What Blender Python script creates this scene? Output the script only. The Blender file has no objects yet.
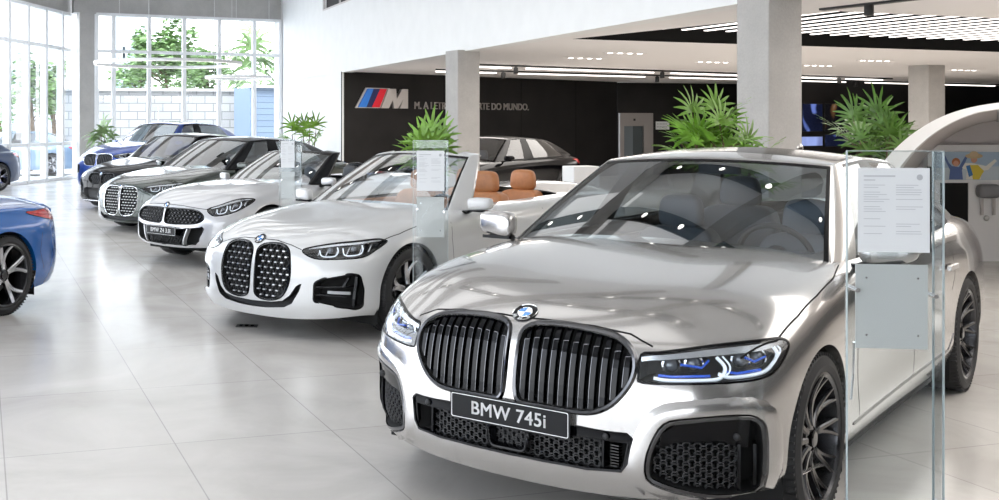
import bpy, bmesh, math, random
from mathutils import Vector, Matrix
from mathutils.bvhtree import BVHTree
from mathutils.geometry import interpolate_bezier
random.seed(7)
C = bpy.context.scene.collection
V = Vector
PI = math.pi
scene = bpy.context.scene

# ------------------------------------------------------------------ materials
MATS = {}
def nt(name):
    m = bpy.data.materials.new(name); m.use_nodes = True
    n = m.node_tree.nodes; l = m.node_tree.links
    MATS[name] = m
    return m, n, l, n['Principled BSDF']
def simple(name, col, rough=.5, metal=0, coat=0, emit=None, es=0, spec=.5, noise=0, nscale=8, bump=0, coat_rough=.03):
    m, n, l, b = nt(name)
    b.inputs['Base Color'].default_value = (*col, 1)
    b.inputs['Roughness'].default_value = rough
    b.inputs['Metallic'].default_value = metal
    b.inputs['Coat Weight'].default_value = coat
    b.inputs['Coat Roughness'].default_value = coat_rough
    b.inputs['Specular IOR Level'].default_value = spec
    if emit:
        b.inputs['Emission Color'].default_value = (*emit, 1)
        b.inputs['Emission Strength'].default_value = es
    if noise or bump:
        tc = n.new('ShaderNodeTexCoord'); nz = n.new('ShaderNodeTexNoise')
        nz.inputs['Scale'].default_value = nscale; nz.inputs['Detail'].default_value = 5
        l.new(tc.outputs['Object'], nz.inputs['Vector'])
        if noise:
            r = n.new('ShaderNodeValToRGB')
            r.color_ramp.elements[0].position = .3; r.color_ramp.elements[1].position = .7
            r.color_ramp.elements[0].color = (*[max(0, c*(1-noise)) for c in col], 1)
            r.color_ramp.elements[1].color = (*[min(1, c*(1+noise)) for c in col], 1)
            l.new(nz.outputs['Fac'], r.inputs['Fac']); l.new(r.outputs['Color'], b.inputs['Base Color'])
        if bump:
            bp = n.new('ShaderNodeBump'); bp.inputs['Strength'].default_value = bump
            bp.inputs['Distance'].default_value = .01
            l.new(nz.outputs['Fac'], bp.inputs['Height']); l.new(bp.outputs['Normal'], b.inputs['Normal'])
    return m
def glass(name, tint, f0=.06, rough=0.0, boost=1.0):
    """thin sheet: see-through tinted sheet with fresnel reflection"""
    m, n, l, b = nt(name)
    n.remove(b)
    out = n['Material Output']
    tr = n.new('ShaderNodeBsdfTransparent'); tr.inputs['Color'].default_value = (*tint, 1)
    gl = n.new('ShaderNodeBsdfGlossy'); gl.inputs['Roughness'].default_value = rough
    gl.inputs['Color'].default_value = (boost, boost, boost, 1)
    lw = n.new('ShaderNodeLayerWeight'); lw.inputs['Blend'].default_value = .5
    pw = n.new('ShaderNodeMath'); pw.operation = 'POWER'; pw.inputs[1].default_value = 4
    ad = n.new('ShaderNodeMath'); ad.operation = 'MULTIPLY_ADD'
    ad.inputs[1].default_value = 1-f0; ad.inputs[2].default_value = f0; ad.use_clamp = True
    mx = n.new('ShaderNodeMixShader')
    l.new(lw.outputs['Facing'], pw.inputs[0]); l.new(pw.outputs[0], ad.inputs[0])
    l.new(ad.outputs[0], mx.inputs['Fac']); l.new(tr.outputs[0], mx.inputs[1]); l.new(gl.outputs[0], mx.inputs[2])
    l.new(mx.outputs[0], out.inputs['Surface'])
    return m
def paint(name, col, metal=.0, rough=.35, coat=1.0):
    m = simple(name, col, rough, metal, coat, spec=.5)
    return m

M = {}
M['paint_silver'] = paint('silver paint', (.455, .438, .422), .74, .18)
M['paint_white'] = paint('white paint', (.56, .56, .555), 0, .3)
M['paint_pearl'] = paint('pearl grey paint', (.52, .52, .53), .3, .3)
M['paint_green'] = paint('dark green paint', (.018, .028, .020), .3, .2)
M['paint_black'] = simple('black paint', (.003, .003, .004), .1, 0, 0, spec=.25)
M['paint_navy'] = paint('navy paint', (.03, .05, .11), .5, .3)
M['paint_suv'] = paint('deep blue paint', (.012, .05, .26), .4, .3)
M['darkred'] = simple('dark red light guide', (.18, .0, .0), .2)
M['paint_mist'] = paint('misty blue paint', (.16, .24, .34), .3, .3)
M['paint_blue'] = paint('bright blue paint', (.004, .12, .44), .2, .25)
M['gloss_black'] = simple('gloss black plastic', (.003, .003, .004), .13, 0, 0, spec=.2)
M['satin_black'] = simple('satin black trim', (.003, .003, .004), .3, spec=.12)
M['matt_black'] = simple('matt black plastic', (.012, .012, .013), .6)
M['void'] = simple('deep black cavity', (.004, .004, .004), .9)
M['rubber'] = simple('tyre rubber', (.014, .014, .015), .62, noise=.2, nscale=30)
M['chrome'] = simple('bright chrome', (.85, .86, .88), .08, 1)
M['satin_chrome'] = simple('satin chrome', (.80, .80, .80), .38, 1)
M['darkchrome'] = simple('dark chrome', (.11, .11, .115), .15, 1)
M['alloy'] = simple('bright alloy', (.62, .62, .64), .25, 1)
M['alloy_dim'] = simple('machined dark alloy', (.20, .195, .19), .22, 1)
M['darkalloy'] = simple('dark alloy', (.05, .05, .055), .25, .6, .4)
M['disc'] = simple('brake disc steel', (.3, .3, .3), .35, 1)
M['glass_ws'] = glass('windscreen glass', (.66, .75, .82), .17)
M['glass_dark'] = glass('tinted side glass', (.38, .42, .43), .10)
M['glass_lamp'] = glass('lamp cover glass', (.92, .95, .97), .05)
M['glass_stand'] = glass('clear acrylic', (.955, .97, .975), .02)
M['glass_win'] = glass('window pane glass', (.97, .98, .98), .04)
M['drl'] = simple('daylight lamp tube', (.85, .88, .92), .15, 0, 1, emit=(.8, .9, 1), es=.25)
M['blue_lens'] = simple('blue laser accent', (.02, .12, .75), .15, 0, 1)
M['lens'] = simple('projector lens', (.10, .11, .13), .03, .3, 1)
M['red_lens'] = simple('red lamp lens', (.55, .01, .012), .12, 0, 1)
M['seat_dark'] = simple('dark seat leather', (.05, .05, .055), .5, noise=.2)
M['seat_grey'] = simple('grey seat leather', (.13, .135, .145), .5, noise=.15)
M['seat_tan'] = simple('cognac seat leather', (.50, .20, .075), .45, noise=.12, nscale=14)
M['dash'] = simple('dashboard plastic', (.085, .09, .10), .5)
M['paper'] = simple('white paper', (.72, .735, .75), .6)
M['ink'] = simple('grey ink', (.45, .46, .48), .8)
M['plate_black'] = simple('black plate', (.006, .006, .007), .4, 0, 0, spec=.2)
M['white_text'] = simple('white lettering', (.9, .9, .9), .4)
M['badge_blue'] = simple('badge blue enamel', (.02, .22, .62), .15, 0, 1)
M['badge_white'] = simple('badge white enamel', (.9, .9, .9), .15, 0, 1)

# ------------------------------------------------------------------ helpers
def link(name, me, mat=None, parent=None, smooth=False):
    o = bpy.data.objects.new(name, me); C.objects.link(o)
    if mat is not None:
        for m in (mat if isinstance(mat, (list, tuple)) else [mat]): me.materials.append(m)
    if parent: o.parent = parent
    if smooth:
        me.shade_smooth()
    return o
def autosmooth(me, ang=35):
    me.shade_smooth()
    me.set_sharp_from_angle(angle=math.radians(ang))
class MB:
    """collects shapes into one mesh"""
    def __init__(s): s.v = []; s.f = []; s.m = []; s.mi = 0
    def add(s, vs, fs):
        o = len(s.v); s.v += [tuple(p) for p in vs]; s.f += [tuple(i+o for i in f) for f in fs]; s.m += [s.mi]*len(fs)
        return o
    def box(s, x0, x1, y0, y1, z0, z1, T=None):
        vs = [V(p) for p in ((x0,y0,z0),(x1,y0,z0),(x1,y1,z0),(x0,y1,z0),(x0,y0,z1),(x1,y0,z1),(x1,y1,z1),(x0,y1,z1))]
        if T: vs = [T @ p for p in vs]
        s.add(vs, [(0,3,2,1),(4,5,6,7),(0,1,5,4),(1,2,6,5),(2,3,7,6),(3,0,4,7)])
    def bar(s, a, b, w, h, up=V((0,0,1))):
        a = V(a); b = V(b); d = (b-a).normalized(); r = d.cross(up)
        r = r.normalized() if r.length > 1e-6 else V((1,0,0)); u = r.cross(d)
        vs = [p + r*sx*w/2 + u*sz*h/2 for p in (a, b) for sx, sz in ((-1,-1),(1,-1),(1,1),(-1,1))]
        s.add(vs, [(0,1,2,3),(7,6,5,4),(0,4,5,1),(1,5,6,2),(2,6,7,3),(3,7,4,0)])
    def tube(s, pts, r, seg=8, closed=False, cap=True, flat=1.0, up=None):
        pts = [V(p) for p in pts]; n = len(pts); base = len(s.v); R = r if isinstance(r, (list, tuple)) else [r]*n
        prev = None
        for i, p in enumerate(pts):
            if closed: d = pts[(i+1) % n]-pts[i-1]
            else: d = pts[min(i+1, n-1)]-pts[max(i-1, 0)]
            d = d.normalized() if d.length > 1e-9 else V((0,0,1))
            if up is not None: a = up.cross(d)
            elif prev is None:
                a = d.cross(V((0,0,1)));
                if a.length < 1e-3: a = d.cross(V((1,0,0)))
            else: a = prev - d*prev.dot(d)
            a = a.normalized() if a.length > 1e-6 else V((1,0,0)); prev = a; b = d.cross(a)
            for k in range(seg):
                t = 2*PI*k/seg; s.v.append(tuple(p + a*math.cos(t)*R[i] + b*math.sin(t)*R[i]*flat))
        m = n if closed else n-1
        for i in range(m):
            for k in range(seg):
                a0 = base+i*seg; b0 = base+((i+1) % n)*seg; k2 = (k+1) % seg
                s.f.append((a0+k, a0+k2, b0+k2, b0+k)); s.m.append(s.mi)
        if cap and not closed:
            s.f.append(tuple(base+k for k in range(seg))[::-1]); s.m.append(s.mi)
            s.f.append(tuple(base+(n-1)*seg+k for k in range(seg))); s.m.append(s.mi)
    def lathe(s, prof, seg=32, T=None, axis='z', a0=0, a1=2*PI):
        """prof: list of (r, h)"""
        base = len(s.v); full = abs(a1-a0-2*PI) < 1e-6; cnt = seg if full else seg+1
        for i in range(cnt):
            t = a0+(a1-a0)*i/seg
            for r, h in prof:
                p = V((r*math.cos(t), r*math.sin(t), h)) if axis == 'z' else V((h, r*math.cos(t), r*math.sin(t)))
                s.v.append(tuple(T @ p if T else p))
        n = len(prof)
        for i in range(seg):
            for k in range(n-1):
                a = base+i*n+k; b = base+((i+1) % cnt)*n+k
                s.f.append((a, b, b+1, a+1)); s.m.append(s.mi)
    def sphere(s, c, r, seg=12, rings=8, sc=(1,1,1)):
        prof = [(r*math.sin(PI*i/rings), -r*math.cos(PI*i/rings)) for i in range(rings+1)]
        s.lathe(prof, seg, Matrix.Translation(V(c)) @ Matrix.Diagonal((*sc, 1)))
    def prism(s, poly, T, h):
        """poly 2D in XY of T, extruded along +z by h"""
        n = len(poly); vs = [T @ V((x, y, 0)) for x, y in poly]+[T @ V((x, y, h)) for x, y in poly]
        s.add(vs, [tuple(range(n))[::-1], tuple(range(n, 2*n))]+[(i, (i+1) % n, n+(i+1) % n, n+i) for i in range(n)])
    def build(s, name, mat, parent=None, smooth=None, loc=None):
        me = bpy.data.meshes.new(name); me.from_pydata(s.v, [], s.f)
        me.polygons.foreach_set('material_index', s.m)
        me.update()
        bm = bmesh.new(); bm.from_mesh(me); bmesh.ops.remove_doubles(bm, verts=bm.verts, dist=1e-5)
        bmesh.ops.recalc_face_normals(bm, faces=bm.faces); bm.to_mesh(me); bm.free()
        o = link(name, me, mat, parent)
        if smooth: autosmooth(me, smooth)
        if loc: o.location = loc
        return o
def empty(name, loc=(0,0,0), rz=0, parent=None):
    o = bpy.data.objects.new(name, None); C.objects.link(o); o.location = loc; o.rotation_euler = (0, 0, rz)
    o.empty_display_size = .2
    if parent: o.parent = parent
    return o
def tag(o, label, cat, group=None, kind=None):
    if label: o['label'] = label
    if cat: o['category'] = cat
    if group: o['group'] = group
    if kind: o['kind'] = kind
    return o
def struct(o): o['kind'] = 'structure'; return o
def catmull(pts, n=6, closed=False):
    """smooth a 2D/3D polyline"""
    P = [V(p) for p in pts]; m = len(P); out = []
    rng = range(m) if closed else range(m-1)
    for i in rng:
        p0 = P[(i-1) % m] if closed or i > 0 else P[0]*2-P[1]
        p1 = P[i]; p2 = P[(i+1) % m]
        p3 = P[(i+2) % m] if closed or i+2 < m else P[-1]*2-P[-2]
        for k in range(n):
            t = k/n
            out.append(.5*((2*p1)+(p2-p0)*t+(2*p0-5*p1+4*p2-p3)*t*t+(3*p1-p0-3*p2+p3)*t**3))
    if not closed: out.append(P[-1])
    return out
def roundpoly(pts, r, n=4):
    """round corners of closed 2D polygon; r scalar or list"""
    P = [V(p) for p in pts]; m = len(P); out = []
    for i in range(m):
        a, b, c = P[i-1], P[i], P[(i+1) % m]; rr = r[i] if isinstance(r, (list, tuple)) else r
        la = (a-b).length; lc = (c-b).length; q = min(rr, la*.48, lc*.48)
        s = b+(a-b).normalized()*q; e = b+(c-b).normalized()*q
        for k in range(n+1):
            t = k/n; out.append((1-t)**2*s+2*t*(1-t)*b+t*t*e)
    return out
def densify(pts, d, closed=True):
    out = []; m = len(pts)
    for i in range(m if closed else m-1):
        a = V(pts[i]); b = V(pts[(i+1) % m]); k = max(1, int((b-a).length/d))
        for j in range(k): out.append(a.lerp(b, j/k))
    if not closed: out.append(V(pts[-1]))
    return out
def interp(tab, x):
    if x <= tab[0][0]: return tab[0][1]
    for (a, va), (b, vb) in zip(tab, tab[1:]):
        if x <= b: return va+(vb-va)*(x-a)/(b-a)
    return tab[-1][1]
def interps(tab, x):
    """smooth interpolation by table of (x, v) sorted ascending"""
    n = len(tab)
    if x <= tab[0][0]: return tab[0][1]
    if x >= tab[-1][0]: return tab[-1][1]
    for i in range(n-1):
        if x <= tab[i+1][0]:
            x1, y1 = tab[i]; x2, y2 = tab[i+1]
            m1 = (tab[i+1][1]-tab[i-1][1])/(tab[i+1][0]-tab[i-1][0]) if i > 0 else (y2-y1)/(x2-x1)
            m2 = (tab[i+2][1]-tab[i][1])/(tab[i+2][0]-tab[i][0]) if i+2 < n else (y2-y1)/(x2-x1)
            h = x2-x1; t = (x-x1)/h
            return (2*t**3-3*t*t+1)*y1+(t**3-2*t*t+t)*h*m1+(-2*t**3+3*t*t)*y2+(t**3-t*t)*h*m2

def subdiv(me, lv):
    o = bpy.data.objects.new('tmp', me); C.objects.link(o)
    md = o.modifiers.new('s', 'SUBSURF'); md.levels = lv; md.render_levels = lv; md.use_limit_surface = True
    dg = bpy.context.evaluated_depsgraph_get(); dg.update()
    r = bpy.data.meshes.new_from_object(o.evaluated_get(dg)); bpy.data.objects.remove(o)
    return r

# text as mesh
def text_mesh(s, size, ext, align='CENTER', bold=0.0, shear=0.0, spacing=1.0):
    cu = bpy.data.curves.new('t', 'FONT'); cu.body = s; cu.size = 1; cu.extrude = ext/size; cu.offset = 0
    cu.align_x = align; cu.align_y = 'CENTER'; cu.shear = shear; cu.space_character = spacing
    o = bpy.data.objects.new('t', cu); C.objects.link(o)
    dg = bpy.context.evaluated_depsgraph_get(); dg.update()
    me = bpy.data.meshes.new_from_object(o.evaluated_get(dg)); bpy.data.objects.remove(o)
    me.transform(Matrix.Scale(size, 4))
    if bold:      # heavier strokes: the same glyphs laid side by side a hair apart
        b = MB(); vs = [v.co.copy() for v in me.vertices]; fs = [tuple(p.vertices) for p in me.polygons]
        for dx, dy in ((-1, -.6), (1, -.6), (-1, .6), (1, .6), (0, 0)): b.add([v+V((dx*bold, dy*bold, 0)) for v in vs], fs)
        me = bpy.data.meshes.new('t'); me.from_pydata(b.v, [], b.f)
    return me
# ------------------------------------------------------------------ car body toolkit
def sc(v, i):
    return v[i] if isinstance(v, (list, tuple)) else v
def body_cage(sp):
    N = len(sp['front'])-1
    fr = sp['front']; re = sp['rear']; sy = sp['side_y']; Mn = len(sy)+1   # j=1..Mn-1 side stations, Mn = rear corner
    rings = []
    for lv in sp['levels']:
        ring = []
        # front points, normals from plan curve
        pl = [(x, sp['fo']+dy) for x, dy in fr]+[(interp(sp['width'], y), y) for y in sy]+[(x, sp['tail']+dy) for x, dy in re[::-1]]
        n = len(pl)
        for k, (x, y) in enumerate(pl):
            if k <= N: z = sc(lv['zf'], k); ins = sc(lv['inf'], k)
            elif k < N+Mn: z = interps(lv['zs'], -y); ins = interps(lv['ins'], -y)
            else: q = n-1-k; z = sc(lv['zr'], q); ins = sc(lv['inr'], q)
            a = V(pl[k-1]) if k > 0 else V((-pl[1][0], pl[1][1])); b = V(pl[k+1]) if k < n-1 else V((-pl[-2][0], pl[-2][1]))
            t = (b-a).normalized(); nr = V((-t.y, t.x))   # travelling front->side (x up, y down): outward normal
            if nr.dot(V((x, y-(-1.4)))) < 0: nr = -nr
            px = x-nr.x*ins; py = y-nr.y*ins
            if k == 0 or k == n-1: px = 0
            ring.append(V((px, py, z)))
        rings.append(ring)
    verts = []; idx = {}
    def add(key, p):
        if key in idx: return idx[key]
        idx[key] = len(verts); verts.append(V(p)); return idx[key]
    K = len(rings); n = len(rings[0]); faces = []
    for k in range(K):
        for u in range(n): add(('r', k, u), rings[k][u])
    for k in range(K-1):
        for u in range(n-1):
            faces.append((idx['r', k, u], idx['r', k, u+1], idx['r', k+1, u+1], idx['r', k+1, u]))
    top = rings[-1]
    def topidx(i, j):
        if j == 0: return idx['r', K-1, i]
        if j == Mn: return idx['r', K-1, n-1-i]
        if i == N: return idx['r', K-1, N+j]
        return idx['t', i, j]
    xf = [top[i].x/top[N].x for i in range(N+1)]; xr = [top[n-1-i].x/top[n-1-N].x for i in range(N+1)]
    for j in range(1, Mn):
        s = top[N+j]; t = j/Mn
        for i in range(N):
            f = xf[i]*(1-t)+xr[i]*t
            bow = interps(sp['bow'], -s.y)*(1-f*f)
            y = s.y+bow
            zc = interps(sp['zc'], -y)
            zs = s.z
            z = zs+(zc-zs)*(1-abs(f)**sp.get('crown_p', 2.4))
            if 'crease' in sp and s.y > sp['crease'][2]:
                z += sp['crease'][1]*math.exp(-((f-sp['crease'][0])/.12)**2)
            add(('t', i, j), (s.x*f, y, z))
    for j in range(Mn):
        for i in range(N):
            faces.append((topidx(i, j), topidx(i, j+1), topidx(i+1, j+1), topidx(i+1, j)))
    return verts, faces
def mirror_mesh(verts, faces, mats=None, creases=None, name='cage'):
    n = len(verts); vs = list(verts)+[V((-p.x, p.y, p.z)) for p in verts]
    fs = [f for f in faces]+[tuple(n+i for i in f[::-1]) for f in faces]
    me = bpy.data.meshes.new(name); me.from_pydata([tuple(p) for p in vs], [], fs)
    if mats: me.polygons.foreach_set('material_index', list(mats)*2)
    bm = bmesh.new(); bm.from_mesh(me)
    if creases:
        cl = bm.edges.layers.float.new('crease_edge'); bm.verts.ensure_lookup_table()
        for (a, b), w in creases.items():
            for o in (0, n):
                e = bm.edges.get((bm.verts[a+o], bm.verts[b+o]))
                if e: e[cl] = w
    bmesh.ops.remove_doubles(bm, verts=bm.verts, dist=1e-4)
    bmesh.ops.recalc_face_normals(bm, faces=bm.faces)
    bm.to_mesh(me); bm.free(); return me

def frame(deg):
    """projection frame seen from the front turned `deg` towards the side: d looks INTO the body"""
    a = math.radians(deg); return V((-math.sin(a), -math.cos(a), 0)), V((math.cos(a), -math.sin(a), 0)), V((0, 0, 1))
FRONT = frame(0); SIDE = (V((-1, 0, 0)), V((0, 1, 0)), V((0, 0, 1))); TOP = (V((0, 0, -1)), V((1, 0, 0)), V((0, 1, 0)))
def pin(poly, x, y):
    c = False; n = len(poly); j = n-1
    for i in range(n):
        xi, yi = poly[i][0], poly[i][1]; xj, yj = poly[j][0], poly[j][1]
        if (yi > y) != (yj > y) and x < (xj-xi)*(y-yi)/(yj-yi)+xi: c = not c
        j = i
    return c
def nearest_on(poly, p):
    best = None; bd = 1e9; n = len(poly)
    for i in range(n):
        a = poly[i]; b = poly[(i+1) % n]; ab = b-a; L = ab.length_squared
        t = 0 if L < 1e-12 else max(0, min(1, (p-a).dot(ab)/L)); q = a+ab*t; d = (p-q).length_squared
        if d < bd: bd = d; best = q
    return best, bd
class Surf:
    """dense smooth surface that can be cut and onto which things are laid"""
    def __init__(s, me):
        s.bm = bmesh.new(); s.bm.from_mesh(me); s.bm.normal_update()
        s.bvh = BVHTree.FromBMesh(s.bm)
        s.nl = s.bm.verts.layers.float_vector.new('nrm')
        for v in s.bm.verts: v[s.nl] = v.normal
        s.extra = MB()
    def hit(s, fr, a, b, off=0.0, dist=6):
        d, r, u = fr
        o = r*a+u*b-d*dist
        h = s.bvh.ray_cast(o, d)
        if h[0] is None:
            # slide to nearest surface point
            q = r*a+u*b-d*.0
            h = s.bvh.find_nearest(q)
            return h[0]+h[1]*off, h[1]
        n = h[1] if h[1].dot(d) < 0 else -h[1]
        return h[0]+n*off, n
    def cut(s, fr, poly, lim=None, snap=True, lip=0.0, lip_dir=None, mirror=True, onlyhit=True, maxdepth=None):
        """remove the faces inside poly (2D in frame fr) that face the viewer, pull the rim onto the outline"""
        res = []
        for sg in ((1, -1) if mirror else (1,)):
            d, r, u = fr
            if sg < 0:
                d = V((-d.x, d.y, d.z)); r = V((-r.x, r.y, r.z)); u = V((-u.x, u.y, u.z))
            poly2 = [V((p[0], p[1])) for p in poly]
            xs = [p.x for p in poly2]; ys = [p.y for p in poly2]
            bb = (min(xs)-.06, max(xs)+.06, min(ys)-.06, max(ys)+.06)
            old = set(e for e in s.bm.edges if e.is_boundary)
            kill = []
            for f in s.bm.faces:
                c = f.calc_center_median()
                if lim and not lim(V((abs(c.x), c.y, c.z)) if mirror else c): continue
                if mirror and c.x*sg < -1e-3: continue
                x = c.dot(r); y = c.dot(u)
                if x < bb[0] or x > bb[1] or y < bb[2] or y > bb[3]: continue
                if f.normal.dot(d) > .15: continue
                if pin(poly2, x, y): kill.append(f)
            bmesh.ops.delete(s.bm, geom=kill, context='FACES')
            new = [e for e in s.bm.edges if e.is_boundary and e not in old]
            vs = set(v for e in new for v in e.verts)
            if snap:
                for v in vs:
                    p = V((v.co.dot(r), v.co.dot(u))); q, dd = nearest_on(poly2, p)
                    if dd > .05**2: continue
                    depth = v.co.dot(d)
                    nv = v[s.nl]
                    # slide within the tangent plane so the point stays on the surface
                    tgt = r*q.x+u*q.y+d*depth
                    dn = nv.dot(d)
                    if abs(dn) > .12: tgt += d*(-(tgt-v.co).dot(nv)/dn)
                    v.co = tgt
            res.append((d, r, u))
        return res
    def finish(s, name, mat, parent, thickness=0):
        bm = s.bm
        me = bpy.data.meshes.new(name)
        bm.verts.index_update()
        nr = [tuple(v[s.nl]) for v in bm.verts]
        # keep only used verts
        loose = [v for v in bm.verts if not v.link_faces]
        bmesh.ops.delete(bm, geom=loose, context='VERTS')
        nr = [V(v[s.nl]).normalized() for v in bm.verts]
        bm.to_mesh(me)
        for p in me.polygons: p.use_smooth = True
        me.normals_split_custom_set_from_vertices([tuple(n) for n in nr])
        o = link(name, me, mat, parent)
        return o
def patch(surf, fr, poly, off, rings=6, mirror=True, name='patch', mat=None, parent=None, sgn=None, thick=0.0, dome=0.0, follow=None):
    """closed star-shaped outline laid on the surface; returns object(s), one per side"""
    out = []
    P = [V((p[0], p[1])) for p in poly]; c = sum(P, V((0, 0)))/len(P)
    for sg in ((1, -1) if mirror else ((sgn or 1),)):
        mb = MB(); vs = []; n = len(P)
        for k in range(rings+1):
            t = k/rings
            for p in P:
                q = c+(p-c)*t
                if k == 0 and vs: break
                h, nn = (follow or surf).hit(fr, q.x, q.y, off+dome*(1-t*t))
                vs.append(V((h.x*sg, h.y, h.z)))
        fs = []
        for i in range(n): fs.append((0, 1+i, 1+(i+1) % n))
        for k in range(rings-1):
            for i in range(n):
                a = 1+k*n; b = a+n; j = (i+1) % n
                fs.append((a+i, b+i, b+j, a+j))
        mb.add(vs, fs)
        if thick:
            d = fr[0]; dd = V((d.x*sg, d.y, d.z))
            rim = vs[-n:]; mb.add(rim+[p+dd*thick for p in rim], [(i, (i+1) % n, n+(i+1) % n, n+i) for i in range(n)])
        out.append(mb.build(name, mat, parent, smooth=40))
    return out
def rim(surf, fr, poly, w, off, depth, mirror=True, sgn=None, mb=None, sg=1, inner=0.0, closed=True):
    """a raised band along an outline: from -inner..w outside, standing off the surface, returning `depth` inwards"""
    P = [V((p[0], p[1])) for p in poly]; n = len(P); d = fr[0]
    A = sum(P[i].x*P[(i+1) % n].y-P[(i+1) % n].x*P[i].y for i in range(n))
    vs = []
    for i, p in enumerate(P):
        t = (P[(i+1) % n]-P[i-1])
        if not closed and i == 0: t = P[1]-P[0]
        if not closed and i == n-1: t = P[-1]-P[-2]
        t = t.normalized() if t.length > 1e-9 else V((1, 0)); nn = V((t.y, -t.x))
        if A < 0: nn = -nn
        o = p+nn*w; m = p+nn*w*.5; q = p-nn*inner
        ho, _ = surf.hit(fr, o.x, o.y, 0.0005); hm, _ = surf.hit(fr, m.x, m.y, off); hi, _ = surf.hit(fr, q.x, q.y, off*.6)
        hb = hi+d*depth
        for h in (ho, hm, hi, hb): vs.append(V((h.x*sg, h.y, h.z)))
    fs = []
    for i in range(n if closed else n-1):
        a = i*4; b = ((i+1) % n)*4
        for k in range(3): fs.append((a+k, b+k, b+k+1, a+k+1))
    mb.add(vs, fs)
def bucket(surf, fr, poly, depth, mb, sg=1, shrink=.94, floor=True, off=-.001):
    """walls going in from an outline plus a floor: the cavity of an intake or a lamp"""
    P = [V((p[0], p[1])) for p in poly]; n = len(P); c = sum(P, V((0, 0)))/n; d = fr[0]; vs = []
    back = 0
    H = [surf.hit(fr, p.x, p.y, off)[0] for p in P]
    for i, p in enumerate(P):
        h = H[i]; q = c+(p-c)*shrink
        b = h+fr[1]*(q.x-p.x)+fr[2]*(q.y-p.y)+d*depth
        vs += [h, b]
    cc = sum((vs[2*i+1] for i in range(n)), V((0,0,0)))/n
    vs.append(cc)
    vs = [V((p.x*sg, p.y, p.z)) for p in vs]
    fs = [(2*i, 2*((i+1) % n), 2*((i+1) % n)+1, 2*i+1) for i in range(n)]
    if floor: fs += [(2*i+1, 2*((i+1) % n)+1, 2*n) for i in range(n)]
    mb.add(vs, fs)
def ribbon(surf, fr, pts, w, off, mb, sg=1):
    """thin dark line laid on the surface (a shut line)"""
    pts = [V((p[0], p[1])) for p in pts]; n = len(pts); vs = []
    for i, p in enumerate(pts):
        t = (pts[min(i+1, n-1)]-pts[max(i-1, 0)]).normalized(); nn = V((t.y, -t.x))
        for s_ in (-1, 1):
            q = p+nn*w/2*s_; h, _ = surf.hit(fr, q.x, q.y, off); vs.append(V((h.x*sg, h.y, h.z)))
    mb.add(vs, [(2*i, 2*i+1, 2*i+3, 2*i+2) for i in range(n-1)])
def span(poly, x):
    """vertical extent of polygon at abscissa x"""
    ys = []; n = len(poly)
    for i in range(n):
        a = poly[i]; b = poly[(i+1) % n]
        if (a[0] <= x) != (b[0] <= x): ys.append(a[1]+(b[1]-a[1])*(x-a[0])/(b[0]-a[0]))
    return (min(ys), max(ys)) if len(ys) > 1 else None
def hspan(poly, y):
    return span([(p[1], p[0]) for p in poly], y)
def arch_poly(y, z, r, zb=-.05, n=28, flare=1.0):
    pts = [(y-r*1.0, zb)]
    for i in range(n+1):
        t = PI-PI*i/n; pts.append((y+r*math.cos(t), z+r*math.sin(t)))
    pts.append((y+r, zb))
    return pts

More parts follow.
